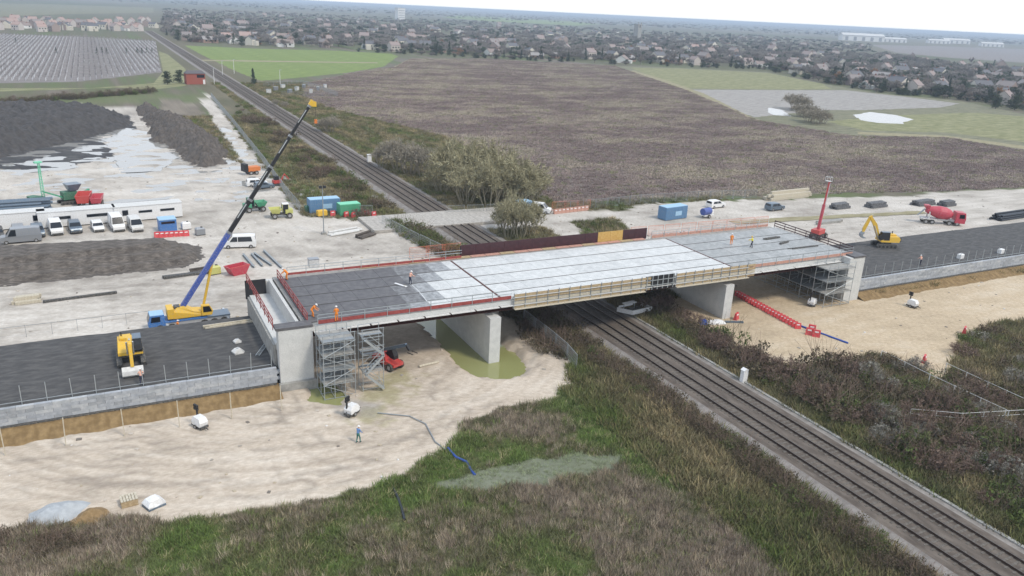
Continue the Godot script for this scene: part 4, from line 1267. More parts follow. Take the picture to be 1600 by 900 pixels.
func light_tower(label: String, at: Vector3, turn: float):
	var t := thing("lighting_tower", label, "lighting tower", at, turn)
	t.scale = Vector3.ONE * 0.78
	var q := MB.new()
	q.loft([Vector3(-0.8, 0.5, 0.6), Vector3(0.8, 0.5, 0.6), Vector3(0.9, 1.0, 0.6), Vector3(0.6, 1.5, 0.5), Vector3(-0.6, 1.55, 0.5), Vector3(-0.9, 1.05, 0.6)])
	part(t, "canopy", q.mesh(), M.white)
	bxp(t, "chassis", M.charcoal, Vector3(0, 0.38, 0), Vector3(2.0, 0.22, 1.1))
	for s in [-0.6, 0.6]: wheel(t, Vector3(-0.1, 0.3, s), 0.3, 0.18)
	q = MB.new()
	q.bar(Vector3(1.0, 0.4, 0), Vector3(1.7, 0.35, 0), 0.1, 0.1)
	part(t, "drawbar", q.mesh(), M.charcoal)
	var mo := bxp(t, "mast", M.black, Vector3(-0.75, 1.6, -0.2), Vector3(0.18, 2.0, 0.18))
	for k in 4: bxp(mo, "floodlight", M.black, Vector3(-0.75 + 0.42 * (k % 2) - 0.2, 2.35 + 0.4 * (k / 2), -0.1), Vector3(0.36, 0.32, 0.22))

func boom_lift():
	var t := thing("boom_lift", "tall slender red boom lift standing behind the far end of the deck", "boom lift", P(1278, 372), 0.3)
	for x in [-1.2, 1.2]:
		for s in [-0.95, 0.95]: wheel(t, Vector3(x, 0.5, s), 0.5, 0.38)
	bxp(t, "chassis", M.charcoal, Vector3(0, 0.8, 0), Vector3(3.4, 0.5, 1.6))
	bxp(t, "turret", M.red, Vector3(-0.5, 1.5, 0), Vector3(2.6, 0.9, 1.7))
	var q := MB.new()
	q.bar(Vector3(-0.6, 1.8, 0), Vector3(0.1, 6.8, 0), 0.42, 0.46)
	part(t, "lower_boom", q.mesh(), M.crimson)
	q = MB.new()
	q.bar(Vector3(0.05, 6.4, 0), Vector3(0.75, 11.3, 0), 0.28, 0.3)
	var ub := part(t, "upper_boom", q.mesh(), M.red)
	q = MB.new()
	q.bar(Vector3(0.1, 6.6, 0.2), Vector3(0.72, 11.0, 0.2), 0.03, 0.16)
	part(ub, "pale_stripe", q.mesh(), M.chrome)
	var b := MB.new()
	for y in [11.4, 12.2]:
		for z in [-0.5, 0.5]: b.box(Vector3(0.3, y, z), Vector3(0.9, 0.06, 0.06))
		for x in [-0.15, 0.75]: b.box(Vector3(x, y, 0), Vector3(0.06, 0.06, 1.0))
	for x in [-0.15, 0.75]:
		for z in [-0.5, 0.5]: b.box(Vector3(x, 11.8, z), Vector3(0.06, 0.85, 0.06))
	b.box(Vector3(0.3, 11.38, 0), Vector3(0.9, 0.06, 1.0))
	part(t, "basket", b.mesh(), M.white_dirty)

func green_rig():
	var t := thing("piling_rig", "small green rig with a tall thin mast behind the white cabins", "rig", P(61, 322), 0.4)
	crawler(t, 1.0, 3.2, 0.4)
	var q := MB.new()
	q.loft([Vector3(-1.6, 0.8, 1.0), Vector3(1.2, 0.8, 1.0), Vector3(1.2, 1.7, 0.9), Vector3(-0.4, 2.1, 0.9), Vector3(-1.6, 2.0, 1.0)])
	part(t, "body", q.mesh(), M.green_dark)
	q = MB.new()
	for s in [-0.25, 0.25]:
		for w in [-0.25, 0.25]: q.bar(Vector3(1.0 + s, 0.6, w), Vector3(1.0 + s * 0.5, 8.4, w * 0.5), 0.08, 0.08)
	for k in 12: q.bar(Vector3(0.78, 0.8 + 0.6 * k, 0.24), Vector3(1.22, 1.4 + 0.6 * k, 0.24), 0.05, 0.05)
	part(t, "mast", q.mesh(), M.green_pale)
	bxp(t, "mast_head", M.green_pale, Vector3(0.9, 8.4, 0), Vector3(1.3, 0.3, 0.7))
	t = thing("screening_machine", "green crushing and screening machine beside the two red trailers", "machine", P(108, 318), 0.35)
	crawler(t, 1.0, 3.6, 0.4)
	bxp(t, "engine_box", M.green_dark, Vector3(0.2, 1.7, 0), Vector3(2.6, 1.5, 1.9))
	q = MB.new()
	q.loft([Vector3(0.2, 2.6, 0.9), Vector3(1.6, 2.6, 0.9), Vector3(2.3, 3.9, 1.3), Vector3(-0.3, 3.9, 1.3)])
	part(t, "hopper", q.mesh(), M.slate)
	for s in [[-1.0, 1.4, -4.4, 3.0], [1.0, 1.0, 4.0, 2.4]]:
		q = MB.new()
		q.bar(Vector3(s[0], s[1], 0), Vector3(s[2], s[3], 0), 0.7, 0.25)
		part(t, "conveyor", q.mesh(), M.green)
	var labels := ["larger red wheeled trailer behind the white cabins", "smaller dark red trailer behind the white cabins"]
	for k in 2:
		t = thing("tipping_trailer", labels[k], "trailer", P(133 + 20 * k, 321), 1.45)
		var m: Material = M.red if k == 0 else M.crimson
		var f := 1.0 - 0.2 * k
		for x in [-0.7, 0.7]:
			for s in [-1.0, 1.0]: wheel(t, Vector3(x, 0.5, s * f), 0.5, 0.35)
		q = MB.new()
		tub(t, "tub", -2.2, 2.2, 0.9, 2.4 * f, 1.0 * f, 1.25 * f, 0.3, m)
		bxp(t, "chassis", M.charcoal, Vector3(0.5, 0.7, 0), Vector3(4.6, 0.2, 0.6))

func barrier(t: Node3D, at: Vector3, turn: float, m: Material):
	var q := MB.new()
	q.T = Transform3D(Basis(Vector3.UP, turn), at)
	q.loft([Vector3(-0.5, 0, 0.28), Vector3(0.5, 0, 0.28), Vector3(0.5, 0.3, 0.2), Vector3(0.47, 1.0, 0.1), Vector3(-0.47, 1.0, 0.1), Vector3(-0.5, 0.3, 0.2)])
	part(t, "body", q.mesh(), m)
	q = MB.new()
	q.T = Transform3D(Basis(Vector3.UP, turn), at)
	q.box(Vector3(0, 0.72, 0), Vector3(0.5, 0.16, 0.36))
	part(t, "reflector", q.mesh(), M.plastic_white)

func stack(n: String, label: String, cat: String, at: Vector3, turn: float, cnt: int, L: float, r: float, m: Material, pipes := true, group := ""):
	# round pipes or square timbers piled in a low stack
	var t := thing(n, label, cat, at, turn, group)
	var row := int(ceil(sqrt(cnt * 2.0)))
	var k := 0
	var y := r
	var w := row
	while k < cnt and w > 0:
		for i in w:
			if k >= cnt: break
			var z := (i - (w - 1) * 0.5) * r * 2.05
			var q := MB.new()
			var dx := rng.randf_range(-0.1, 0.1) * L
			if pipes: q.tube(Vector3(-L * 0.5 + dx, y, z), Vector3(L * 0.5 + dx, y, z), r, r, 8)
			else: q.box(Vector3(dx, y, z), Vector3(L, r * 1.9, r * 1.9))
			part(t, "pipe" if pipes else "beam", q.mesh(), m)
			k += 1
		y += r * (1.75 if pipes else 1.95)
		w -= 1

func make_vehicles():
	crane()
	excavator("yellow excavator with a wide pale bucket on the dark fill behind the block wall", Vector3(P(205, 560, FILL).x, FILL + 0.08, -87.2), -PI / 2, false)
	excavator("yellow excavator with its boom folded high on the fill past the far abutment", P(1380, 386, FILL) + Vector3(0, 0.05, 0), 2.7, true)
	mixer()
	telehandler()
	boom_lift()
	green_rig()
	dumper("lime yellow site dumper by the blue container", P(440, 340), 3.1, M.lime, M.white)
	dumper("green site dumper partly hidden behind the crane boom", P(398, 330), 0.15, M.green, M.green_dark)
	light_tower("white lighting tower with a folded black mast at the foot of the clay bank", P(313, 668), -1.1)
	light_tower("white lighting tower with a black mast near the far abutment", P(1425, 480), -1.4)
	light_tower("white lighting tower by the small green pool under the bridge", P(550, 648), 0.6)
	light_tower("small white lighting tower beside the abutment scaffold under the far span", P(1268, 478), 0.4)
	# parked along the cabins, noses to the camera
	car("white people carrier with dark windows on the pale ground above the crane", "van", P(375, 386), PI - 0.2, M.white, VAN)
	var nose := -1.45
	car("white van with a rounded nose beside the silver van", "van", P(88, 363), nose, M.white, VAN, false)
	car("slate blue car parked between two white vans", "car", P(118, 361), nose, M.slate, SUV)
	car("small white car parked by the long cabin", "car", P(153, 359), nose, M.white, HATCH)
	car("white van at the gap between two cabins", "van", P(183, 357), nose, M.white, BIGVAN, false)
	car("white van beside the small blue welfare cabin", "van", P(212, 358), nose, M.white_dirty, VAN, false)
	car("silver grey panel van parked broadside", "van", P(34, 378), PI + 0.05, M.silver, BIGVAN, false)
	car("grey car half hidden behind the silver panel van, nearer the frame edge", "car", P(30, 368), nose, M.silver, SUV)
	car("grey estate car half hidden behind the silver panel van, nearer the white van", "car", P(60, 367), nose, M.slate, SUV)
	car("dark grey car at the end of the parked row", "car", P(-3, 370), nose, M.charcoal, HATCH)
	car("dark car parked where the haul track meets the fence", "car", P(413, 294), 0.1, M.slate, HATCH)
	car("white pickup near the fence end of the haul track", "van", P(402, 291), 0.0, M.white, SUV)
	car("white car on the pale road behind the blue container", "car", P(1118, 324), 0.1, M.white, SUV)
	car("white van beside the small blue container across the tracks", "van", P(841, 332), -0.7, M.white, VAN, false)
	car("dark pickup parked on the pale road before the pale timber stack", "car", P(1210, 328), 0.05, M.slate, SUV)
	# cabins and containers
	cabin("short white site cabin with one square window", P(28, 355), 0.08, 8.6, [[3.0, 1.0, 0.9]])
	cabin("long white site cabin with two slot windows", P(122, 350), 0.08, 12.2, [[-2.4, 2.6, 0.45], [3.3, 3.6, 0.45]])
	cabin("long white site cabin with a square window at one end", P(232, 341), 0.1, 11.6, [[-4.0, 0.9, 0.9], [-0.6, 2.2, 0.35], [3.2, 2.4, 0.35]])
	var t := thing("welfare_cabin", "small bright blue welfare cabin with a pale roof among red barriers", "cabin", P(262, 360), 0.08)
	bxp(t, "wall_box", M.blue, Vector3(0, 1.15, 0), Vector3(2.8, 2.1, 2.6))
	bxp(t, "roof", M.blue_pale, Vector3(0, 2.27, 0), Vector3(2.9, 0.12, 2.7))
	bxp(t, "window", M.glass, Vector3(0, 1.75, 1.32), Vector3(2.2, 0.4, 0.04))
	bxp(t, "skid", M.charcoal, Vector3(0, 0.06, 0), Vector3(2.6, 0.1, 2.4))
	container("long blue container with a pale name panel beside the green container", P(506, 330), 0.02, Vector3(6.1, 2.6, 2.44), M.blue_box, M.blue_pale, true)
	container("green container with a pale roof beside the long blue one", P(545, 335), 0.05, Vector3(4.2, 2.2, 2.3), M.green, M.green_pale, false)
	container("blue container on the pale road across the tracks with a pale name panel", P(1050, 341), 0.12, Vector3(6.1, 2.6, 2.44), M.blue_box, M.blue_pale, true)
	container("small blue container behind the bare shrubs beside the tracks", P(817, 332), 0.1, Vector3(3.0, 2.4, 2.4), M.blue_box, M.blue_pale, false)
	# odds and ends of the site
	t = thing("fuel_bowser", "blue and white wheeled fuel tank beside the blue container across the tracks", "tank", P(1103, 340), 0.2)
	for s in [-0.8, 0.8]: wheel(t, Vector3(0, 0.4, s), 0.4, 0.25)
	bxp(t, "chassis", M.white, Vector3(0.2, 0.6, 0), Vector3(3.0, 0.2, 1.3))
	var q := MB.new()
	q.tube(Vector3(-1.3, 1.4, 0), Vector3(1.0, 1.4, 0), 0.75, 0.75, 12)
	part(t, "tank", q.mesh(), M.blue_deep)
	bxp(t, "pump_box", M.white, Vector3(1.5, 1.2, 0), Vector3(0.7, 0.9, 1.0))
	stack("pipe_stack", "long stack of black pipes beside the mixer truck", "pipes", P(1583, 340), 0.05, 16, 14.0, 0.22, M.pipe_black)
	stack("pipe_stack", "dark pile of pipes behind the short white cabin", "pipes", P(22, 330), 0.05, 18, 11.0, 0.3, M.slate)
	stack("timber_stack", "long pale stack of sawn timber at the field edge", "timber", P(1232, 309), 0.06, 8, 13.0, 0.32, M.timber_pale, false)
	for s in [[380, 399, 397, 419], [393, 398, 410, 417], [397, 397, 424, 416], [412, 393, 440, 420]]:
		var b0 := P(s[0], s[1])
		var b1 := P(s[2], s[3])
		var bt := thing("steel_beam", "grey steel beam lying on the pale ground between the crimson skip and the deck", "beam", (b0 + b1) * 0.5, 0.0, "loose beams near the crimson skip")
		for fl in [0.05, 0.33]:
			var bq := MB.new()
			bq.bar((b0 - b1) * 0.5 + Vector3(0, fl, 0), (b1 - b0) * 0.5 + Vector3(0, fl, 0), 0.32, 0.04)
			part(bt, "flange", bq.mesh(), M.galv_dull)
		var wq := MB.new()
		wq.bar((b0 - b1) * 0.5 + Vector3(0, 0.19, 0), (b1 - b0) * 0.5 + Vector3(0, 0.19, 0), 0.04, 0.24)
		part(bt, "web", wq.mesh(), M.galv_dull)
	stack("rebar_bundle", "dark bundle of reinforcing bars on the grey end of the deck", "rebar", P(1205, 373, DECK) + Vector3(0, 0.02, 0), 0.1, 9, 3.2, 0.06, M.charcoal)
	stack("rebar_bundle", "second dark bundle of bars by the end of the grey deck", "rebar", P(1225, 380, DECK) + Vector3(0, 0.02, 0), 0.25, 7, 2.4, 0.06, M.charcoal)
	stack("rebar_bundle", "long thin bars laid along the grey deck end near the red mast", "rebar", P(1255, 387, DECK) + Vector3(0, 0.02, 0), 0.0, 3, 5.5, 0.07, M.charcoal)
	stack("timber_stack", "row of dark weathered timber behind the long white cabins", "timber", P(236, 324), 0.12, 5, 9.0, 0.3, M.spoil_brown, false)
	stack("timber_stack", "weathered boards piled by the foot of the crane boom", "timber", P(318, 424), 0.2, 5, 3.4, 0.16, M.spoil_brown, false)
	for s in [[291, 358, "small white water tank standing past the welfare cabin", M.white], [313, 367, "grey compressor standing alone on the yard past the welfare cabin", M.silver], [336, 428, "yellow drum set beside the crane boom", M.lime], [483, 331, "dark green tank beside the long blue container", M.green_dark]]:
		var bt2 := thing("site_tank", s[2], "tank", P(s[0], s[1]), 0.2)
		var tq := MB.new()
		tq.cbox(Vector3(0, 0.75, 0), Vector3(1.5, 1.2, 1.1), 0.2)
		part(bt2, "body", tq.mesh(), s[3])
		bxp(bt2, "skid", M.charcoal, Vector3(0, 0.08, 0), Vector3(1.5, 0.14, 1.0))
		bxp(bt2, "cap", M.charcoal, Vector3(0.3, 1.4, 0), Vector3(0.3, 0.14, 0.3))
	var lp := thing("lighting_column", "slim dark lighting column in the yard before the long blue container", "lamp post", P(506, 366))
	var lq := MB.new()
	lq.tube(Vector3.ZERO, Vector3(0, 8.6, 0), 0.11, 0.07, 7)
	part(lp, "shaft", lq.mesh(), M.galv_dull)
	bxp(lp, "base", M.concrete_old, Vector3(0, 0.2, 0), Vector3(0.8, 0.4, 0.8))
	for sd in [-0.35, 0.35]: bxp(lp, "floodlight", M.black, Vector3(sd, 8.7, 0.1), Vector3(0.5, 0.45, 0.35))
	# clutter on the fill beside the abutment
	var lad := thing("ladder", "aluminium ladder leaning down the fill beside the abutment", "ladder", P(412, 545, FILL) + Vector3(0, 0.15, 0), 1.1)
	for sd in [-0.2, 0.2]: bxp(lad, "stile", M.galv, Vector3(0, 0.05, sd), Vector3(4.6, 0.08, 0.06))
	for k in 12: bxp(lad, "rung", M.galv, Vector3(-2.1 + 0.38 * k, 0.05, 0), Vector3(0.05, 0.05, 0.4))
	for s in [[372, 553, 0.5, "white bulk bag on the fill beside the ladder"], [371, 536, 0.35, "small pale sack on the fill behind the white bulk bag"]]:
		var bb := thing("bulk_bag", s[3], "bag", P(s[0], s[1], FILL) + Vector3(0, 0.06, 0), 0.3)
		var bq := MB.new()
		var k: float = s[2]
		bq.loft([Vector3(-k, 0, k * 0.8), Vector3(k, 0, k * 0.8), Vector3(k * 1.15, k * 0.6, k * 0.9), Vector3(k * 0.4, k * 1.3, k * 0.5), Vector3(-k * 0.5, k * 1.2, k * 0.6), Vector3(-k * 1.15, k * 0.6, k * 0.9)])
		part(bb, "bag", bq.mesh(), M.white_dirty)
		bxp(bb, "lifting_loop", M.slate, Vector3(0, k * 1.3, 0), Vector3(k * 0.6, 0.05, 0.05))
	stack("timber_stack", "low bundle of boards lying across the fill beside the abutment", "timber", P(360, 508, FILL) + Vector3(0, 0.05, 0), 0.05, 4, 5.5, 0.09, M.timber_pale, false)
	stack("steel_beam", "long dark beam lying on the pale ground near the grey block heap", "beam", P(122, 467), 0.1, 1, 9.0, 0.18, M.charcoal, false)
	stack("timber_stack", "stack of grey sleepers beside the long dark beam", "timber", P(42, 472), 0.1, 6, 3.0, 0.22, M.timber_pale, false)
	stack("steel_beam", "dark girder lying beside the spoil heap near the crane boom", "beam", P(300, 430), 0.08, 2, 8.0, 0.2, M.charcoal, false)
	stack("timber_stack", "greenish timber bundle beside the red boom lift", "timber", P(1295, 348), 0.0, 3, 7.0, 0.25, M.concrete_old, false)
	stack("timber_log", "pale log lying on the clay before the pond", "log", P(669, 572), 0.15, 1, 2.6, 0.16, M.timber_pale)
	stack("pipe_stack", "white and dark drain pipes heaped in the yard by the mesh fence", "pipes", P(540, 364), 0.3, 5, 6.0, 0.2, M.white_dirty)
	stack("pipe_stack", "dark brown pipes heaped beside the white ones in the yard", "pipes", P(570, 370), 0.6, 5, 4.0, 0.22, M.spoil_brown)
	t = thing("skip", "crimson skip standing by the loose steel beams", "skip", P(371, 428), 0.4)
	q = MB.new()
	tub(t, "tub", -1.0, 1.0, 0.02, 1.4, 0.8, 0.95, 0.7, M.crimson)
	bxp(t, "rim", M.red, Vector3(0, 1.42, 0.9), Vector3(3.4, 0.1, 0.1))
	t = thing("tipper_body", "orange tipper body at the end of the haul track", "tipper", P(397, 272), 0.3)
	for x in [-1.2, 0.2]:
		for s in [-0.9, 0.9]: wheel(t, Vector3(x, 0.5, s), 0.5, 0.35)
	bxp(t, "tub", M.orange, Vector3(-0.3, 1.4, 0), Vector3(3.0, 1.0, 2.0))
	bxp(t, "cab", M.black, Vector3(-2.3, 1.8, 0), Vector3(1.0, 1.8, 1.8))
	t = thing("mini_digger", "red mini digger by the fence on the haul track", "digger", P(434, 290), 0.2)
	crawler(t, 0.6, 2.0, 0.3)
	bxp(t, "house", M.red, Vector3(-0.2, 1.0, 0), Vector3(1.7, 0.7, 1.3))
	bxp(t, "cab", M.black, Vector3(-0.3, 1.75, 0), Vector3(0.9, 1.0, 0.9))
	arm_part(t, "boom", [Vector2(0.6, 1.0), Vector2(0.9, 1.0), Vector2(1.7, 2.4), Vector2(2.6, 1.2), Vector2(2.7, 1.4), Vector2(1.7, 2.7)], 0.1, M.red)
	# red plastic barriers under the far span
	for i in 22:
		var p := P(1152, 462).lerp(P(1246, 513), i / 21.0)
		var b := thing("plastic_barrier", "red plastic barrier with a white reflector in the row under the far span", "barrier", p, 0.0, "row of barriers under the far span")
		b.scale = Vector3(0.85, 0.8, 0.85)
		barrier(b, Vector3.ZERO, -0.55 + rng.randf_range(-0.1, 0.1), M.plastic_red)
	for s in [[1268, 518], [1275, 526], [1264, 523]]:
		barrier(thing("plastic_barrier", "red plastic barrier in the cluster at the end of the blue pipe", "barrier", P(s[0], s[1]), 0.0, "clustered barriers by the blue pipe"), Vector3.ZERO, -0.9, M.plastic_red)
	for s in [[1150, 499, "red plastic barrier standing beside the foot of the far pier"], [1506, 521, "red plastic barrier at the scrub edge on the sand"], [1443, 566, "red plastic barrier on the pale track in the scrub"]]:
		barrier(thing("plastic_barrier", s[2], "barrier", P(s[0], s[1])), Vector3.ZERO, 0.5, M.plastic_red)
	for i in 7:
		barrier(thing("plastic_barrier", "faded red barrier in the row before the small blue welfare cabin", "barrier", P(246 + 7.5 * i, 371 - 0.4 * i), 0.0, "barriers by the welfare cabin"), Vector3.ZERO, 0.1, M.plastic_red)
	for i in 9:
		barrier(thing("plastic_barrier", "faded pink barrier along the edge of the pale road across the tracks", "barrier", P(868 + 6.0 * i, 334 - 0.7 * i), 0.0, "pink barriers along the road across the tracks"), Vector3.ZERO, 0.15, M.pink_board)
	for i in 5:
		barrier(thing("plastic_barrier", "red and white barrier before the long blue and green containers", "barrier", P(520 + 16.0 * i + 5.0 * (i % 2), 337 + 1.2 * (i % 3)), 0.0, "barriers in the container yard"), Vector3.ZERO, 0.3 * (i % 3), M.plastic_red)
	# pipes and hoses
	var hoses := [["blue pipe lying on the sand past the row of barriers", [1248, 508, 1300, 527, 1325, 536], 0.13, M.pipe_blue], ["blue hose trailing off the clay into the rough grass", [700, 700, 712, 714, 730, 722, 736, 735, 742, 742], 0.12, M.pipe_blue], ["dark hose hanging down into the grass at the clay edge", [614, 762, 622, 778, 628, 795, 632, 812], 0.12, M.pipe_black], ["grey hose looping over the pale clay below the scaffold", [590, 645, 640, 650, 665, 662, 680, 690, 696, 702], 0.06, M.galv_dull], ["long white pole laid across the dark end of the deck", [640, 442, 655, 456, 668, 472], 0.05, M.white]]
	for h in hoses:
		var lv := DECK + 0.03 if h[0].begins_with("long white") else 0.1
		q = MB.new()
		var pts: Array = h[1]
		for i in range(0, pts.size() - 2, 2): q.tube(P(pts[i], pts[i + 1], lv), P(pts[i + 2], pts[i + 3], lv), h[2], h[2], 7)
		tag(solid("pipe" if h[0].begins_with("blue pipe") else "pole" if lv > 1.0 else "hose", q.mesh(), h[3]), h[0], "pipe" if lv < 1.0 else "pole")
	# white trough-shaped trailer under the bridge by the tracks
	t = thing("flat_trailer", "white open trailer with low sides in the shade by the tracks", "trailer", P(993, 489), 0.12)
	q = MB.new()
	q.box(Vector3(0.1, 0.75, 1.2), Vector3(3.6, 0.6, 0.14))
	q.box(Vector3(-2.3, 0.75, 0.2), Vector3(0.14, 0.6, 2.3), Basis(Vector3.UP, 0.5))
	q.box(Vector3(1.85, 0.75, 0.1), Vector3(0.12, 0.5, 2.2))
	q.box(Vector3(-1.0, 0.95, -1.1), Vector3(2.6, 0.3, 0.12))
	part(t, "side_wall", q.mesh(), M.white)
	bxp(t, "floor", M.charcoal, Vector3(0, 0.45, 0), Vector3(3.4, 0.1, 2.3))
	for x in [-0.6, 0.6]:
		for s in [-0.9, 0.9]: wheel(t, Vector3(x, 0.3, s), 0.3, 0.2)
	bxp(t, "rack", M.white, Vector3(-0.8, 1.5, -0.6), Vector3(2.2, 0.1, 0.7))
	for x in [-1.8, 0.2]: bxp(t, "rack_post", M.galv, Vector3(x, 1.0, -0.6), Vector3(0.08, 1.0, 0.08))
	# trackside cabinets and signal
	t = thing("trackside_cabinet", "white trackside cabinet with a pitched lid beside the tracks", "cabinet", P(1161, 597), 0.1)
	bxp(t, "box", M.white, Vector3(0, 0.85, 0), Vector3(0.75, 1.5, 0.5))
	q = MB.new()
	q.loft([Vector3(-0.42, 1.6, 0.3), Vector3(0.42, 1.6, 0.3), Vector3(0, 1.82, 0.3)])
	part(t, "lid", q.mesh(), M.white)
	bxp(t, "plinth", M.concrete, Vector3(0, 0.05, 0), Vector3(1.0, 0.14, 0.8))
	t = thing("trackside_cabinet", "two white trackside cabinets' taller one beyond the crossing near bare shrubs", "cabinet", P(577, 254), 0.0)
	t.set_meta("label", "white trackside cabinet beside the tracks past the crossing near bare shrubs")
	bxp(t, "box", M.white, Vector3(0, 1.1, 0), Vector3(1.0, 2.0, 0.8))
	bxp(t, "lid", M.white, Vector3(0, 2.15, 0), Vector3(1.15, 0.1, 0.95))
	bxp(t, "plinth", M.concrete, Vector3(0, 0.05, 0), Vector3(1.3, 0.14, 1.0))
	# a small yellow generator before the blue container
	t = thing("generator", "small yellow generator set before the long blue container", "generator", P(503, 338), 0.2)
	q = MB.new()
	q.cbox(Vector3(0, 0.75, 0), Vector3(1.9, 1.1, 1.0), 0.1)
	part(t, "canopy", q.mesh(), M.yellow)
	bxp(t, "skid", M.charcoal, Vector3(0, 0.1, 0), Vector3(2.0, 0.18, 1.05))
	# sheeting at the foot of the far pier
	t = thing("tarpaulin_bundle", "blue and white sheeting bundled at the foot of the far pier", "tarpaulin", P(1118, 505), -0.25)
	q = MB.new()
	q.loft([Vector3(-1.6, 0, 0.4), Vector3(1.4, 0, 0.6), Vector3(1.2, 0.3, 0.4), Vector3(0.3, 0.5, 0.3), Vector3(-1.3, 0.35, 0.3)])
	part(t, "white_sheet", q.mesh(), M.white)
	q = MB.new()
	q.loft([Vector3(-2.6, 0, 0.5), Vector3(-1.4, 0, 0.5), Vector3(-1.5, 0.6, 0.3), Vector3(-2.3, 0.7, 0.3)])
	part(t, "blue_sheet", q.mesh(), M.pipe_blue)
	q = MB.new()
	q.bar(Vector3(1.4, 0.15, 0), Vector3(4.0, 0.15, 0.4), 0.3, 0.25)
	part(t, "dark_pipe", q.mesh(), M.slate)
	# pallets, bags
	t = thing("timber_pallet", "pale timber pallet stack standing near the grass edge", "pallet", P(202, 787), 0.1)
	for k in 6: bxp(t, "slat", M.timber_pale, Vector3(-0.55 + 0.22 * k, 0.62, 0), Vector3(0.18, 0.05, 1.1))
	for k in 3: bxp(t, "bearer", M.timber, Vector3(0, 0.3, -0.45 + 0.45 * k), Vector3(1.25, 0.58, 0.12))
	t = thing("bulk_bag", "crumpled white bulk bag with a blue base near the pallet stack", "bag", P(241, 790), 0.4)
	q = MB.new()
	q.loft([Vector3(-0.6, 0, 0.5), Vector3(0.6, 0, 0.5), Vector3(0.75, 0.35, 0.6), Vector3(0.35, 0.75, 0.4), Vector3(-0.1, 0.85, 0.3), Vector3(-0.5, 0.7, 0.42), Vector3(-0.75, 0.35, 0.6)])
	part(t, "bag", q.mesh(), M.white)
	bxp(t, "base", M.slate, Vector3(0, 0.08, 0), Vector3(1.45, 0.16, 1.2))
	for s in [[1200, 404, "white marker block on the wall-top fill nearer the excavator"], [1453, 396, "white marker block on the wall-top fill farther along"]]:
		var pp := P(s[0] + (300 if s[0] == 1200 else 110), s[1], FILL)
		t = thing("marker_block", s[2], "block", pp, 0.1)
		q = MB.new()
		q.cbox(Vector3(0, 0.45, 0), Vector3(1.1, 0.8, 0.7), 0.08)
		part(t, "block", q.mesh(), M.white)
	t = thing("equipment_crate", "white crate and cans on the far deck edge beside the worker", "crate", P(490, 416, DECK) + Vector3(0, 0.02, 0))
	bxp(t, "crate", M.white_dirty, Vector3(0, 0.5, 0), Vector3(1.3, 1.0, 1.0))
	bxp(t, "lid", M.silver, Vector3(0, 1.04, 0), Vector3(1.35, 0.08, 1.05))
	t = thing("white_plank", "short white plank lying on the dark end of the deck", "plank", P(626, 446, DECK) + Vector3(0, 0.03, 0), -1.1)
	bxp(t, "plank", M.white, Vector3(0, 0.04, 0), Vector3(2.0, 0.06, 0.3))
	bxp(t, "batten", M.timber_pale, Vector3(0.7, 0.09, 0), Vector3(0.1, 0.04, 0.3))

# ---------------------------------------------------------------- plants
func rv(r := 1.0) -> Vector3:
	var v := Vector3(rng.randfn(), rng.randfn(), rng.randfn())
	return v.normalized() * r * pow(rng.randf(), 0.33)

func tuft(n: int, h: float, w: float, spread: float, flop: float) -> ArrayMesh:
	var q := MB.new()
	q.tinted = true
	for i in n:
		var a := rng.randf() * TAU
		var o := Vector3(cos(a), 0, sin(a)) * spread * sqrt(rng.randf())
		var hh := h * rng.randf_range(0.5, 1.0)
		var tip := o + Vector3(rng.randfn() * flop, hh, rng.randfn() * flop)
		var s := Vector3(rng.randfn(), 0, rng.randfn()).normalized() * w
		var t := rng.randf_range(0.65, 1.2)
		q.col = Color(t * rng.randf_range(0.92, 1.1), t, t * rng.randf_range(0.85, 1.05))
		q.tri(o - s - Vector3(0, 0.1, 0), o + s - Vector3(0, 0.1, 0), tip)
	return q.mesh()

# leafy clump: many small faces in lobes; used for bushes and evergreens
func leaf_crown(q: MB, lobes: Array, per: int, leaf: float):
	for l in lobes:
		var c: Vector3 = l[0]
		var r: Vector3 = l[1]
		for i in per:
			var p := c + Vector3(rng.randfn(), rng.randfn(), rng.randfn()).normalized() * r * rng.randf_range(0.55, 1.0)
			var u := rv(1.0).normalized() * leaf * rng.randf_range(0.6, 1.4)
			var w := u.cross(rv(1.0).normalized()) * 0.7
			var t := rng.randf_range(0.6, 1.35)
			q.col = Color(t, t * rng.randf_range(0.92, 1.05), t * rng.randf_range(0.8, 1.0))
			q.tri(p - u, p + w, p + u)
			q.tri(p - u * 0.5 + w, p - w, p + u)

# bare branching: limbs as thin prisms, twigs as slivers
func branch(limb: MB, twig: MB, a: Vector3, d: Vector3, L: float, r: float, depth: int, twigs: int, tw: float):
	var b := a + d * L
	if r > 0.02 and depth > 0: limb.tube(a, b, r, r * 0.65, 4, false)
	if depth <= 1:
		for i in twigs:
			var o := a.lerp(b, rng.randf())
			var e := (d + rv(1.3)).normalized() * L * rng.randf_range(0.4, 0.9)
			var s := e.cross(rv(1.0).normalized()).normalized() * tw
			var t := rng.randf_range(0.65, 1.3)
			twig.col = Color(t, t * 0.97, t * 0.93)
			twig.tri(o - s, o + s, o + e)
	if depth == 0: return
	var n := 3 if depth > 2 else 4
	for i in n:
		var nd := (d * 0.9 + rv(1.0).normalized() * 0.75 + Vector3.UP * 0.25).normalized()
		branch(limb, twig, a.lerp(b, rng.randf_range(0.55, 1.0)), nd, L * rng.randf_range(0.6, 0.8), r * 0.55, depth - 1, twigs, tw)

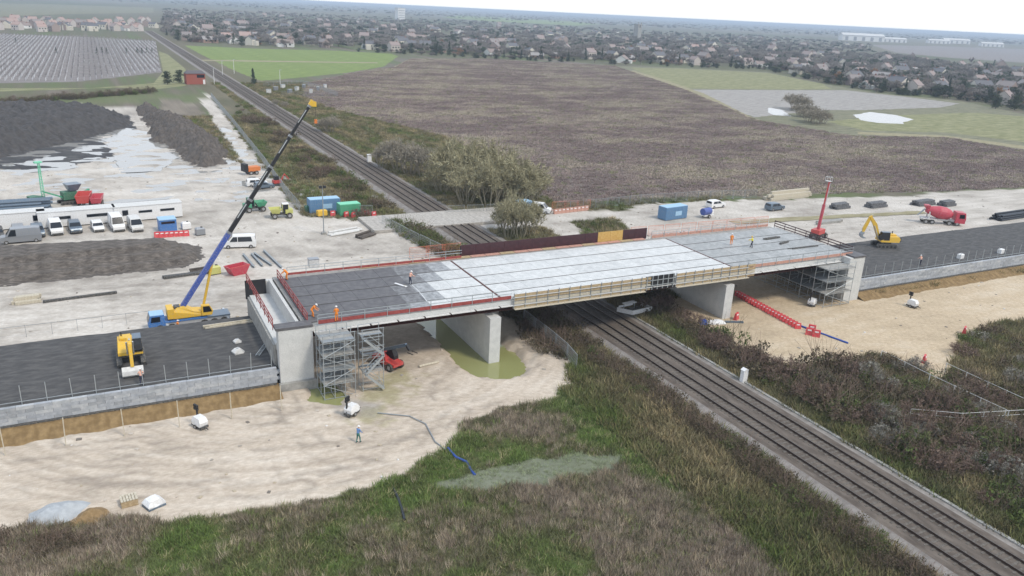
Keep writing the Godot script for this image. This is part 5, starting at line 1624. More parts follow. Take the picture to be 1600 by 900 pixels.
var plants := {}
func plant(kind: String, n: String, label: String, cat: String, group: String, tone: Color, tone2: Color):
	# one prototype of each kind, parked as the first individual that is placed
	var limb := MB.new()
	var twig := MB.new()
	limb.tinted = true
	twig.tinted = true
	match kind:
		"bare":
			branch(limb, twig, Vector3(0, -0.2, 0), Vector3.UP, 3.0, 0.26, 4, 8, 0.11)
		"wide":
			branch(limb, twig, Vector3(0, -0.2, 0), Vector3.UP, 2.2, 0.3, 4, 8, 0.12)
			for i in 3: branch(limb, twig, Vector3(0, 1.4, 0), (Vector3.UP * 0.5 + rv(1.0).normalized()).normalized(), 2.4, 0.16, 3, 8, 0.12)
		"thicket":
			for i in 9:
				var a := TAU * i / 9.0
				branch(limb, twig, Vector3(cos(a), -0.2, sin(a)) * Vector3(0.5, 1, 0.5), Vector3(cos(a) * 0.45, 1, sin(a) * 0.45).normalized(), 1.7, 0.06, 3, 6, 0.034)
		"shrub":
			for i in 7:
				var a := TAU * i / 7.0
				branch(limb, twig, Vector3(cos(a) * 0.2, -0.1, sin(a) * 0.2), Vector3(cos(a) * 0.7, 0.8, sin(a) * 0.7).normalized(), 0.55, 0.025, 2, 9, 0.012)
			leaf_crown(twig, [[Vector3(0, 0.45, 0), Vector3(0.9, 0.5, 0.9)], [Vector3(0.4, 0.6, 0.3), Vector3(0.5, 0.5, 0.5)]], 90, 0.07)
		"bramble":
			var l := []
			for i in 8: l.append([Vector3(rng.randf_range(-0.9, 0.9), rng.randf_range(0.2, 0.75), rng.randf_range(-0.9, 0.9)), Vector3(0.6, 0.45, 0.6) * rng.randf_range(0.7, 1.1)])
			leaf_crown(twig, l, 75, 0.09)
			for i in 26:
				var o := Vector3(rng.randf_range(-0.8, 0.8), 0.3, rng.randf_range(-0.8, 0.8))
				var e := Vector3(rng.randfn() * 0.5, rng.randf_range(0.5, 1.3), rng.randfn() * 0.5)
				limb.col = Color(1, 0.9, 0.8)
				limb.tube(o, o + e, 0.012, 0.006, 3, false)
		"evergreen":
			limb.tube(Vector3(0, -0.2, 0), Vector3(0, 4, 0), 0.25, 0.1, 6, false)
			var l := []
			for i in 22: l.append([Vector3(rng.randfn() * 0.9, rng.randf_range(1.2, 6.6), rng.randfn() * 0.9), Vector3(1.5, 1.1, 1.5) * rng.randf_range(0.6, 1.15)])
			leaf_crown(twig, l, 55, 0.3)
		"conifer":
			limb.tube(Vector3(0, -0.2, 0), Vector3(0, 7, 0), 0.22, 0.05, 6, false)
			var l := []
			for i in 26:
				var y := rng.randf_range(0.6, 8.4)
				var rr := (9.0 - y) * 0.2
				l.append([Vector3(rng.randfn() * rr * 0.45, y, rng.randfn() * rr * 0.45), Vector3(rr * 0.7 + 0.2, 0.8, rr * 0.7 + 0.2)])
			leaf_crown(twig, l, 40, 0.26)
	var o := Node3D.new()
	o.name = n
	tag(o, label, cat, group)
	if limb.v.size() > 0:
		if limb.c.size() < limb.v.size():
			limb.tinted = false
		part(o, "trunk" if cat == "tree" else "stem", limb.mesh(), plain(tone2, 0.95))
	var m := plain(tone, 0.95)
	m.vertex_color_use_as_albedo = true
	m.backlight_enabled = true
	m.backlight = Color(0.2, 0.2, 0.2)
	part(o, "crown" if cat == "tree" else "foliage", twig.mesh(), m)
	plants[n] = o

func put(n: String, at: Vector3, s: Vector3, label := "", group := ""):
	var o: Node3D = plants[n].duplicate()
	o.name = numbered(n)
	add_child(o)
	o.position = at
	o.rotation.y = rng.randf() * TAU
	o.scale = s
	if label != "":
		o.set_meta("label", label)
		o.set_meta("group", group)

func scatter(zone_ids: Array, x0: float, x1: float, z0: float, z1: float, step: float, cb: Callable) -> Array:
	var xf := []
	var cols := []
	var z := z0
	while z < z1:
		var x := x0
		while x < x1:
			var px := x + rng.randf_range(-0.6, 0.6) * step
			var pz := z + rng.randf_range(-0.6, 0.6) * step
			var c := CB.transposed() * (Vector3(px, -CAM_H, pz))
			var sx := 800.0 + FOCAL * c.x / -c.z
			var sy := 450.0 - FOCAL * c.y / -c.z
			if c.z < -5.0 and sx > -60 and sx < 1660 and sy < 960:
				var id := zone_at(px, pz)
				if id in zone_ids:
					var r: Array = cb.call(px, pz, id)
					if r.size() > 0:
						var s: float = r[0]
						xf.append(Transform3D(Basis(Vector3.UP, rng.randf() * TAU).scaled(Vector3(s * r[1], s, s * r[1])), Vector3(px, ground_height(px, pz, id) - 0.03, pz)))
						cols.append(r[2])
			x += step
		z += step
	return [xf, cols]

func scrub_label(n: String, where: String) -> String:
	return {"bramble_bush": "dark bramble bush ", "green_bush": "low green bush ", "brown_shrub": "brown twiggy shrub ", "grey_shrub": "pale grey bare shrub "}[n] + where

func near_tuft(x: float, z: float, id: int) -> Array:
	var t := veg_tone(x, z)
	var k := rng.randf_range(0.9, 1.7)
	var s := rng.randf_range(0.6, 1.3) * (1.0 + nz3.get_noise_2d(x * 5.0, z * 5.0) * 0.7)
	if id == WET:
		return [s * 0.55, 1.0, Color(0.25, 0.28, 0.17) * k] if rng.randf() < 0.6 else []
	if rng.randf() < 0.3: t = t.lerp([Color(0.38, 0.31, 0.19), Color(0.14, 0.2, 0.045), Color(0.1, 0.09, 0.05)][rng.randi() % 3], 0.7)
	if x > 48.0 + nz2.get_noise_2d(z * 5.0, 8.0) and x < 50.6 and z > -68.0 and rng.randf() < 0.75:
		s *= 1.35
		t = Color(0.46, 0.37, 0.22)
	return [s, 1.1, Color(t.r * k, t.g * k, t.b * k)]

func debris(x: float, z: float, _id: int) -> Array:
	if rng.randf() > 0.35 + nz2.get_noise_2d(x * 2.0, z * 2.0) * 0.7: return []
	var c: Color = [Color(0.3, 0.27, 0.23), Color(0.16, 0.14, 0.12), Color(0.6, 0.58, 0.55), Color(0.4, 0.34, 0.25), Color(0.45, 0.4, 0.34)][rng.randi() % 5]
	return [rng.randf_range(0.3, 0.9), rng.randf_range(0.6, 2.0), c]

func weed(x: float, z: float, _id: int) -> Array:
	var d := veg_t(x, z)
	if rng.randf() > d * 1.05 - 0.22: return []
	var k := rng.randf_range(0.8, 1.6)
	var t := Color(0.27, 0.21, 0.165).lerp(Color(0.42, 0.35, 0.27), rng.randf())
	return [rng.randf_range(0.6, 1.25), 1.0, Color(t.r * k, t.g * k, t.b * k)]

func verge_tuft(x: float, z: float, _id: int) -> Array:
	var n := nz3.get_noise_2d(x * 2.5, z * 1.0) * 0.5 + 0.5
	var k := rng.randf_range(0.7, 1.5)
	var t := blend3(Color(0.1, 0.15, 0.03), Color(0.18, 0.16, 0.085), Color(0.36, 0.295, 0.18), clampf(n * 1.3 - 0.15 + rng.randf_range(-0.2, 0.2), 0, 1))
	if z < -300.0 and x < 50.0: return []
	return [rng.randf_range(0.6, 1.35), 1.25, Color(t.r * k, t.g * k, t.b * k)]

func heath_tuft(x: float, z: float, _id: int) -> Array:
	var n := nz3.get_noise_2d(x * 0.9, z * 1.4) * 0.4 + nz.get_noise_2d(x * 0.3, z * 0.5) * 0.4 + 0.5
	var k := rng.randf_range(0.9, 1.25)
	var t := blend3(Color(0.235, 0.178, 0.168), Color(0.315, 0.25, 0.23), Color(0.4, 0.34, 0.275), clampf(n * 2.4 - 0.7 + rng.randf_range(-0.15, 0.15), 0, 1))
	if rng.randf() < 0.07: t = Color(0.22, 0.23, 0.11)
	return [rng.randf_range(0.4, 0.8) * (0.75 + n * 0.5), 2.1, Color(t.r * k, t.g * k, t.b * k)]

func make_plants():
	var g1 := tuft(26, 0.42, 0.028, 0.32, 0.16)
	var g2 := tuft(22, 0.85, 0.02, 0.26, 0.2)
	var g3 := tuft(30, 0.75, 0.05, 0.45, 0.25)
	var r := scatter([VEG, WET], -16.0, 52.0, -82.0, -24.0, 0.28, near_tuft)
	many("rough_grass", g1, M.plant, r[0], r[1], "rough green and straw-coloured grass in the foreground", "grass")
	r = scatter([VEG], -16.0, 52.0, -82.0, -24.0, 0.4, weed)
	many("dead_weeds", g2, M.plant, r[0], r[1], "dead brown weed stalks standing in the foreground grass", "weeds")
	r = scatter([VERGE, VEG, SCRUB], 43.0, 190.0, -104.0, -20.0, 0.52, verge_tuft)
	many("verge_growth", g3, M.plant, r[0], r[1], "rough growth along the railway and over the scrub beside it", "undergrowth")
	r = scatter([VERGE, VEG, SCRUB, STRIP], -40.0, 130.0, -420.0, -104.0, 1.1, verge_tuft)
	many("verge_growth", g3, M.plant, r[0], r[1], "rough growth along the railway beyond the bridge", "undergrowth")
	r = scatter([HEATH], 70.0, 440.0, -650.0, -104.0, 1.05, heath_tuft)
	many("field_weeds", tuft(20, 0.8, 0.09, 0.55, 0.3), M.plant, r[0], r[1], "purple-brown dead weeds covering the wide field behind the bridge", "weeds")
	var chip := MB.new()
	chip.tinted = true
	chip.col = Color(1, 1, 1)
	chip.cbox(Vector3(0, 0.08, 0), Vector3(0.3, 0.2, 0.22), 0.06)
	r = scatter([CLAY, ROAD, SAND], -20.0, 200.0, -230.0, -56.0, 2.6, debris)
	many("site_rubble", chip.mesh(), M.plant, r[0], r[1], "stones, offcuts and small rubble scattered over the pale site ground", "rubble")
	# kinds of bush and tree
	plant("bramble", "bramble_bush", "dark bramble bush in the hedge between the grass and the ballast", "bush", "bramble hedge along the tracks", Color(0.12, 0.098, 0.06), Color(0.2, 0.14, 0.11))
	plant("bramble", "green_bush", "low green bush growing beside the tracks", "bush", "green bushes by the tracks", Color(0.11, 0.145, 0.04), Color(0.14, 0.12, 0.07))
	plant("shrub", "brown_shrub", "brown twiggy shrub in the scrub across the tracks", "bush", "brown shrubs across the tracks", Color(0.2, 0.14, 0.11), Color(0.22, 0.16, 0.13))
	plant("shrub", "grey_shrub", "pale grey bare shrub in the scrub across the tracks", "bush", "grey shrubs across the tracks", Color(0.26, 0.245, 0.21), Color(0.28, 0.255, 0.225))
	plant("thicket", "bare_thicket", "tall olive bare thicket beside the tracks behind the bridge", "bush", "thickets beside the tracks", Color(0.34, 0.315, 0.2), Color(0.3, 0.265, 0.19))
	plant("thicket", "grey_thicket", "greyish bare thicket between the tracks and the brown field", "bush", "grey thickets at the field edge", Color(0.31, 0.28, 0.225), Color(0.27, 0.235, 0.185))
	plant("bare", "bare_tree", "grey-brown leafless tree among the town houses", "tree", "bare trees in the town", Color(0.27, 0.235, 0.22), Color(0.2, 0.165, 0.145))
	plant("wide", "spreading_tree", "broad leafless tree with a spreading crown in the town", "tree", "spreading trees in the town", Color(0.28, 0.245, 0.215), Color(0.2, 0.165, 0.145))
	plant("wide", "russet_tree", "tree with a few orange-brown leaves left in the town", "tree", "russet trees in the town", Color(0.36, 0.21, 0.11), Color(0.18, 0.15, 0.12))
	plant("evergreen", "evergreen_tree", "dark evergreen tree in the town gardens", "tree", "evergreens in the town", Color(0.055, 0.08, 0.042), Color(0.08, 0.06, 0.045))
	plant("conifer", "conifer_tree", "narrow dark conifer in the town gardens", "tree", "conifers in the town", Color(0.045, 0.075, 0.045), Color(0.08, 0.06, 0.045))
	# hedge on the grass side of the ballast, from the bridge to the frame edge
	for i in 105:
		var z := -75.5 + 0.52 * i
		var x := 52.0 + rng.randf_range(-1.4, 1.1) + nz2.get_noise_2d(z * 8.0, 4.0) * 0.6
		var s := rng.randf_range(0.7, 1.25)
		put("green_bush" if (rng.randf() < 0.5 and x > 52.6) or rng.randf() < 0.06 else "bramble_bush", Vector3(x, 0, z), Vector3(s, s * rng.randf_range(0.75, 1.2), s))
	for i in 16:
		var p := P(840 + 3.5 * i, 515 + 3.0 * i + rng.randf_range(-14, 14))
		put("bramble_bush", p, Vector3.ONE * rng.randf_range(0.5, 0.9), "dark bramble bush beside the mesh fence at the bridge", "brambles beside the bridge fence")
	for i in 46:
		put("bramble_bush", Vector3(rng.randf_range(46.0, 53.4), 0, rng.randf_range(-100.0, -76.0)), Vector3(1.1, 1.2, 1.1) * rng.randf_range(0.7, 1.3), "dark bramble bush in the shade under the middle span", "brambles under the middle span")
	# scrub across the tracks
	for i in 170:
		var x := rng.randf_range(66.5, 82.0)
		var z := rng.randf_range(-74.0, -28.0)
		if zone_at(x, z) == SAND: continue
		var n: String = ["brown_shrub", "brown_shrub", "bramble_bush", "green_bush", "bramble_bush", "brown_shrub", "green_bush", "grey_shrub"][rng.randi() % 8]
		var s := rng.randf_range(0.9, 2.3)
		put(n, Vector3(x, 0, z), Vector3(s, s * rng.randf_range(0.8, 1.3), s), scrub_label(n, "in the scrub strip between the tracks and the sand"), scrub_label(n, "in the scrub strip"))
	for i in 260:
		var p := P(rng.randf_range(1250, 1640), rng.randf_range(520, 760))
		if p.x < 78.0 or zone_at(p.x, p.z) == SAND: continue
		var n: String = ["brown_shrub", "bramble_bush", "bramble_bush", "green_bush", "bramble_bush", "brown_shrub", "green_bush", "grey_shrub", "bramble_bush"][rng.randi() % 9]
		var s := rng.randf_range(0.8, 1.9)
		put(n, p, Vector3(s, s * rng.randf_range(0.6, 1.0), s), scrub_label(n, "in the scrub around the rail fences"), scrub_label(n, "around the rail fences"))
	for a in [[1060, 495], [1075, 505], [1040, 480], [1030, 470], [1095, 520], [1110, 530], [1130, 545], [1150, 556], [1170, 566], [1190, 576], [1210, 588], [1050, 500], [1085, 518], [1025, 462], [1012, 482], [1030, 478], [1022, 488], [1045, 490], [1070, 512], [1100, 530], [1120, 545], [1140, 560]]:
		put("brown_shrub" if rng.randf() < 0.5 else "bramble_bush", P(a[0] + rng.randf_range(-8, 8), a[1]), Vector3.ONE * rng.randf_range(1.1, 1.8), "dark shrub along the sand edge below the far pier", "shrubs below the far pier")
	for a in [[1395, 670, 2.0], [1420, 690, 1.8], [1445, 680, 1.6], [1405, 700, 1.5], [1285, 600, 1.7], [1380, 690, 1.7]]: put("grey_shrub", P(a[0], a[1]), Vector3.ONE * a[2])
	# thickets by the tracks behind the bridge
	for a in [[597, 262, 1.0], [622, 266, 1.35], [640, 272, 1.5], [662, 276, 1.25], [690, 300, 1.3], [712, 296, 1.9], [728, 318, 1.5], [745, 306, 2.1], [764, 322, 1.7], [778, 304, 2.0], [800, 318, 1.9], [818, 322, 1.4], [832, 312, 1.2]]:
		var k: float = a[2]
		put("bare_thicket" if a[0] > 680 else "grey_thicket", P(a[0], a[1]), Vector3(1.35 * k, 1.55 * k * rng.randf_range(0.9, 1.1), 1.35 * k))
	for a in [[795, 370, 0.9], [812, 372, 1.0], [828, 368, 0.9], [805, 360, 1.0], [785, 362, 0.8]]: put("bare_thicket", P(a[0], a[1]), Vector3(1, 1.5, 1) * a[2] * 1.3)
	for a in [[505, 205, 1.1], [515, 207, 1.5], [525, 200, 0.9], [430, 165, 0.7], [445, 168, 0.7]]: put("grey_thicket", P(a[0], a[1]), Vector3.ONE * a[2])
	for a in [[1243, 171, 2.2], [1252, 174, 2.0], [1250, 182, 1.6], [1262, 190, 1.7], [1275, 194, 1.8], [1285, 193, 1.4], [1268, 184, 1.6]]: put("grey_thicket", P(a[0], a[1]), Vector3(1.2, 1, 1.2) * a[2], "bare grey thicket standing in the pale field between the pools", "thickets in the pale field")
	# strip between the site fence and the tracks
	for i in 90:
		var z := rng.randf_range(-330.0, -118.0)
		var x := rng.randf_range(43.5, 52.5)
		if zone_at(x, z) != VERGE: continue
		var n: String = ["bramble_bush", "green_bush", "brown_shrub", "bramble_bush"][rng.randi() % 4]
		var s := rng.randf_range(1.0, 2.2)
		put(n, Vector3(x, 0, z), Vector3(s, s * 0.9, s), scrub_label(n, "between the long mesh fence and the tracks"), scrub_label(n, "along the long mesh fence"))
	for a in [[615, 358], [632, 364], [648, 372], [662, 382], [640, 360], [675, 388], [655, 370], [625, 352]]: put("green_bush", P(a[0], a[1]), Vector3.ONE * rng.randf_range(1.3, 2.0), "large green bush between the yard fence and the hoarding", "green bushes behind the hoarding")
	for a in [[925, 352], [945, 350], [935, 358], [955, 356]]: put("green_bush", P(a[0], a[1]), Vector3.ONE * rng.randf_range(0.8, 1.3), "green bush on the small island in the pale road", "bushes on the road island")
	# hedge of the upper field
	for i in 60:
		var p := P(-20 + 4.4 * i, 165 - 0.36 * i + rng.randf_range(-1.5, 1.5))
		put("bramble_bush" if i % 4 else "green_bush", p, Vector3(1.7, 2.2, 1.7) * rng.randf_range(0.7, 1.1), "dark bush in the field hedge below the young orchard", "field hedge below the orchard")
	for i in 26: put("bramble_bush", P(rng.randf_range(-20, 150), rng.randf_range(838, 868)), Vector3.ONE * rng.randf_range(0.4, 0.8), "dark bramble bush at the clay edge beside the orange soil", "brambles by the orange soil")
	for a in [[262, 132], [280, 130]]: put("evergreen_tree", P(a[0], a[1]), Vector3(0.9, 0.85, 0.9), "dark evergreen tree beside the red brick railway building", "evergreens by the railway building")
	put("conifer_tree", P(396, 132), Vector3(1.0, 0.85, 1.0), "lone dark conifer at the corner of the green field by the tracks", "lone conifer")
	# young trees in pale shelters, in long rows
	var xf := []
	var cols := []
	var area := poly([-60, 131, 0, 129, 120, 127, 175, 121, 250, 112, 243, 66, 120, 59, 0, 55, -60, 54])
	var post := MB.new()
	post.tinted = true
	post.col = Color(1, 1, 1)
	post.box(Vector3(0, 0.7, 0), Vector3(0.16, 1.5, 0.16))
	post.col = Color(0.5, 0.46, 0.44)
	for i in 8: post.bar(Vector3(0, 1.3, 0), Vector3(rng.randfn() * 0.35, 2.3, rng.randfn() * 0.35), 0.05, 0.05)
	for i in 60:
		for j in 150:
			var p := Vector2(-90.0 + 2.6 * i, -420.0 - 3.2 * j)
			if j % 26 < 2: continue
			if Geometry2D.is_point_in_polygon(p, area):
				xf.append(Transform3D(Basis(Vector3.UP, rng.randf() * TAU), Vector3(p.x + rng.randf_range(-0.2, 0.2), 0, p.y)))
				var k := rng.randf_range(0.55, 1.0)
				cols.append(Color(0.66, 0.66, 0.68) * k)
	many("young_orchard", post.mesh(), tinted(0.8), xf, cols, "rows of young trees in pale shelters beside the railway", "orchard")
	for a in [[88, 84], [152, 84], [160, 83], [167, 84], [198, 84], [215, 83], [222, 84], [230, 83], [238, 84], [25, 67]]: put("conifer_tree", P(a[0], a[1]), Vector3(0.55, 0.45, 0.55), "small dark conifer standing among the pale orchard shelters", "conifers in the young orchard")

# ---------------------------------------------------------------- town
func curve_at(c: Array, x: float) -> float:
	for i in range(0, c.size() - 2, 2):
		if x <= c[i + 2]: return lerpf(c[i + 1], c[i + 3], clampf((x - c[i]) / (c[i + 2] - c[i]), 0, 1))
	return c[c.size() - 1]

var houses := []
func house_kind(label: String, wall: Color, roof: Color, s: Vector3, rise: float, wing: bool, wins: bool):
	var t := Node3D.new()
	t.name = "house"
	tag(t, label, "house", label + "s")
	var q := MB.new()
	q.box(Vector3(0, s.y * 0.5 - 0.1, 0), Vector3(s.x, s.y + 0.2, s.z))
	q.tri(Vector3(s.x * 0.5, s.y, s.z * 0.5), Vector3(s.x * 0.5, s.y, -s.z * 0.5), Vector3(s.x * 0.5, s.y + rise, 0))
	q.tri(Vector3(-s.x * 0.5, s.y, s.z * 0.5), Vector3(-s.x * 0.5, s.y, -s.z * 0.5), Vector3(-s.x * 0.5, s.y + rise, 0))
	if wing: q.box(Vector3(-s.x * 0.2, s.y * 0.4, s.z * 0.7), Vector3(s.x * 0.4, s.y * 0.8, s.z * 0.5))
	part(t, "wall", q.mesh(), plain(wall, 0.9))
	q = MB.new()
	var e := 0.4
	for sd in [-1.0, 1.0]:
		var d := Vector3(0, -rise, sd * s.z * 0.5).normalized()
		q.box(Vector3(0, s.y + rise * 0.5 + 0.08, sd * s.z * 0.25), Vector3(s.x + e, 0.14, Vector2(rise, s.z * 0.5).length() + e), Basis(Vector3.RIGHT, Vector3.RIGHT.cross(d) * -1.0, d))
	if wing: q.loft([Vector3(-s.x * 0.42, s.y * 0.8, 0.1), Vector3(0.02 * s.x, s.y * 0.8, 0.1), Vector3(-s.x * 0.2, s.y * 1.12, 0.1)])
	var ro := part(t, "roof", q.mesh(), plain(roof, 0.85))
	bxp(ro, "chimney", plain(Color(0.25, 0.12, 0.09), 0.9), Vector3(s.x * 0.3, s.y + rise + 0.3, 0), Vector3(0.7, 1.3, 0.6))
	if wins:
		for sd in [-1.0, 1.0]:
			for k in 3: bxp(t, "window", M.glass, Vector3(-s.x * 0.3 + s.x * 0.3 * k, s.y * 0.68, sd * (s.z * 0.5 + 0.03)), Vector3(1.3, 1.1, 0.08))
			bxp(t, "door", M.charcoal, Vector3(0.9, 1.0, sd * (s.z * 0.5 + 0.03)), Vector3(1.0, 2.0, 0.08))
	houses.append(t)

func put_house(k: int, at: Vector3, turn: float, s := 1.0, where := " in the town"):
	var o: Node3D = houses[k].duplicate()
	o.name = numbered("house")
	add_child(o)
	o.position = at
	o.rotation.y = turn
	o.scale = Vector3.ONE * s
	var l: String = o.get_meta("label") + where
	o.set_meta("label", l)
	o.set_meta("group", l)

func make_town():
	house_kind("red brick house with a brown tiled roof", Color(0.32, 0.25, 0.225), Color(0.23, 0.2, 0.19), Vector3(9, 5, 7), 2.8, false, true)
	house_kind("cream rendered house with a grey slate roof", Color(0.6, 0.56, 0.48), Color(0.12, 0.12, 0.13), Vector3(10, 5, 7), 2.6, true, true)
	house_kind("buff brick house with a red tiled roof", Color(0.47, 0.42, 0.38), Color(0.27, 0.215, 0.2), Vector3(9, 5, 7.5), 3.0, false, true)
	house_kind("white bungalow with a brown roof", Color(0.66, 0.65, 0.62), Color(0.24, 0.19, 0.17), Vector3(12, 2.7, 8), 2.6, true, true)
	house_kind("brick bungalow with a pale grey tiled roof", Color(0.3, 0.2, 0.16), Color(0.28, 0.26, 0.25), Vector3(12, 2.7, 8), 2.4, false, true)
	house_kind("new house with an orange-red tiled roof", Color(0.54, 0.49, 0.46), Color(0.35, 0.25, 0.22), Vector3(9, 5, 7), 3.0, false, true)
	var near := [250, 60, 300, 69, 400, 74, 520, 78, 640, 84, 700, 88, 960, 100, 1190, 108, 1290, 130, 1380, 146, 1450, 151, 1520, 158, 1640, 178]
	var far := [250, 20, 400, 24, 600, 32, 800, 41, 1000, 53, 1200, 62, 1350, 74, 1450, 92, 1640, 112]
	var taken := []
	var n := 0
	for i in 900:
		if n >= 270: break
		var x := rng.randf_range(262, 1625)
		var t := pow(rng.randf(), 1.25)
		var y := lerpf(curve_at(near, x) - 2.5, curve_at(far, x), t)
		var p := P(x, y)
		var ok := true
		for q in taken:
			if q.distance_to(Vector2(p.x, p.z)) < 12.0: ok = false
		if not ok or (p.x > 45.0 and p.x < 72.0): continue
		taken.append(Vector2(p.x, p.z))
		var k := rng.randi() % 6
		if k == 5 and rng.randf() < 0.8: k = [0, 1, 3, 4][rng.randi() % 4]
		put_house(k, p, [0.1, 0.25, 1.65, -0.3, 0.8][rng.randi() % 5] + rng.randf_range(-0.1, 0.1), rng.randf_range(0.95, 1.25))
		n += 1
	# the new estate beyond the orchard
	for i in 60:
		var p := P(-10 + 4.2 * i + rng.randf_range(-2, 2), 50 - rng.randf_range(0, 15))
		put_house([5, 2, 5, 0, 3, 1][rng.randi() % 6], p, rng.randf() * 3.0, rng.randf_range(0.85, 1.1), " beyond the young orchard")
	# trees between the houses
	n = 0
	var kinds := ["bare_tree", "evergreen_tree", "conifer_tree", "bare_tree", "spreading_tree", "spreading_tree", "evergreen_tree", "conifer_tree", "bare_tree", "russet_tree", "spreading_tree"]
	for i in 300:
		var x := rng.randf_range(255, 1640)
		var t := pow(rng.randf(), 1.5)
		var p := P(x, lerpf(curve_at(near, x) - 0.5, curve_at(far, x), t))
		if p.x > 50.0 and p.x < 68.0: continue
		var s := rng.randf_range(0.75, 1.35)
		put(kinds[rng.randi() % kinds.size()], p, Vector3(s, s * rng.randf_range(0.85, 1.15), s))
	# garden hedge trees at the town's edge
	for i in 130:
		var x := rng.randf_range(560, 1620)
		var p := P(x, curve_at(near, x) + rng.randf_range(-1.5, 1.2))
		var s := rng.randf_range(0.5, 0.85)
		put("evergreen_tree" if rng.randf() < 0.7 else "spreading_tree", p, Vector3(s * 1.3, s * 0.75, s * 1.3), "low spreading tree in the hedge line where the town meets the fields", "trees along the town edge")
	for a in [[1378, 144, 1.2], [1545, 160, 1.3], [1555, 170, 1.1], [1585, 172, 1.1], [1310, 132, 1.0], [680, 84, 1.2], [690, 86, 1.1], [800, 66, 1.4], [1140, 60, 1.6]]: put("evergreen_tree", P(a[0], a[1]), Vector3.ONE * a[2])
	# woods and trees far beyond, which read as one grey mass
	var src: Node3D = plants["spreading_tree"]
	var wood: Mesh = (src.get_child(src.get_child_count() - 1) as MeshInstance3D).mesh
	var xf := []
	var cols := []
	for i in 13000:
		var x := rng.randf_range(-40, 1640)
		var hz := 16.0 + 0.048 * (x - 800.0)
		var y: float
		if i < 3600:
			y = hz + 1.6 + 16.0 * pow(rng.randf(), 1.6)
			if x < 250 and y > 14.0 and rng.randf() < 0.7: continue
		else:
			if x < 255: continue
			y = lerpf(curve_at(near, x) - 3.0, curve_at(far, x) - 4.0, rng.randf())
			if x > 1360 and y < curve_at(far, x) + 6.0: continue
		var p := P(x, y)
		if p.x > 50.0 and p.x < 68.0: continue
		if nz.get_noise_2d(p.x * 0.25, p.z * 0.25) < -0.2 and rng.randf() < 0.7: continue
		var s := rng.randf_range(0.8, 1.5) * (1.25 if i < 3600 else 0.85)
		xf.append(Transform3D(Basis(Vector3.UP, rng.randf() * TAU).scaled(Vector3(s * 1.2, s, s * 1.2)), p))
		var k := rng.randf_range(0.7, 1.25)
		var c := Color(0.3, 0.275, 0.255)
		if rng.randf() < 0.22: c = Color(0.085, 0.115, 0.07)
		cols.append(Color(c.r * k, c.g * k, c.b * k))
	many("distant_woodland", wood, tinted(0.95, 0.2), xf, cols, "bare woods and garden trees reaching to the horizon", "woodland")
	# landmarks
	var t := thing("tower_block", "tall white block rising above the distant trees", "building", P(625, 31), 0.2)
	var w := P(625, 31).length() * 13.0 / FOCAL
	bxp(t, "wall", M.white, Vector3(0, w * 0.6, 0), Vector3(w * 0.92, w * 1.25, w * 0.7))
	bxp(t, "roof", M.white_dirty, Vector3(0, w * 1.25, 0), Vector3(w * 0.96, w * 0.05, w * 0.74))
	for k in 4: bxp(t, "window_band", M.silver, Vector3(0, w * (0.25 + 0.25 * k), w * 0.36), Vector3(w * 0.8, w * 0.06, 0.3))
	t = thing("church_tower", "square pale stone church tower among the trees", "church", P(995, 60), 0.3)
	w = P(995, 60).length() * 10.0 / FOCAL
	bxp(t, "tower", M.concrete_old, Vector3(0, w, 0), Vector3(w * 0.8, w * 2.0, w * 0.8))
	for sd in [-1, 1]: bxp(t, "pinnacle", M.concrete_old, Vector3(sd * w * 0.34, w * 2.15, w * 0.34), Vector3(w * 0.1, w * 0.2, w * 0.1))
	bxp(t, "belfry_opening", M.black, Vector3(0, w * 1.7, w * 0.41), Vector3(w * 0.22, w * 0.4, 0.3))
	for a in [[1345, 64, 60, "long pale greenhouse range beyond the town"], [1395, 66, 34, "shorter pale shed next to the greenhouse range"], [1465, 68, 30, "white warehouse at the edge of the far field"], [1492, 68, 36, "wide white warehouse at the edge of the far field"], [1548, 73, 30, "pale shed farthest along the far field"], [1385, 108, 20, "grey roofed hall among the near houses"]]:
		var p := P(a[0], a[1])
		t = thing("warehouse", a[3], "building", p, -0.5)
		var L: float = a[2] * p.length() / FOCAL * 0.95
		var hh := L * 0.11 + 2.0
		bxp(t, "wall", M.white if a[1] != 108 else M.concrete, Vector3(0, hh * 0.5, 0), Vector3(L, hh, L * 0.3))
		var q := MB.new()
		q.T = Transform3D(Basis(Vector3.UP, PI / 2), Vector3(0, 0, 0))
		q.loft([Vector3(-L * 0.16, hh, L * 0.505), Vector3(L * 0.16, hh, L * 0.505), Vector3(0, hh * 1.4, L * 0.505)])
		part(t, "roof", q.mesh(), M.white_dirty if a[1] != 108 else M.concrete_old)
		for k in 5: bxp(t, "bay_door", M.silver, Vector3(-L * 0.4 + L * 0.2 * k, hh * 0.4, L * 0.15 + 0.1), Vector3(L * 0.07, hh * 0.7, 0.2))
	# brick signal box at the level crossing
	t = thing("signal_box", "red brick railway building beside the far level crossing", "building", P(305, 131), 0.1)
	bxp(t, "wall", plain(Color(0.3, 0.085, 0.06), 0.9), Vector3(0, 2.4, 0), Vector3(8.5, 5.0, 5.0))
	var q2 := MB.new()
	q2.loft([Vector3(-4.5, 4.9, 2.8), Vector3(4.5, 4.9, 2.8), Vector3(3.2, 6.2, 0.3), Vector3(-3.2, 6.2, 0.3)])
	part(t, "roof", q2.mesh(), plain(Color(0.1, 0.09, 0.095), 0.8))
	bxp(t, "window_band", M.glass, Vector3(2.2, 3.7, 2.54), Vector3(3.4, 1.3, 0.08))
	bxp(t, "door", M.white, Vector3(3.6, 1.1, 2.54), Vector3(1.0, 2.1, 0.08))
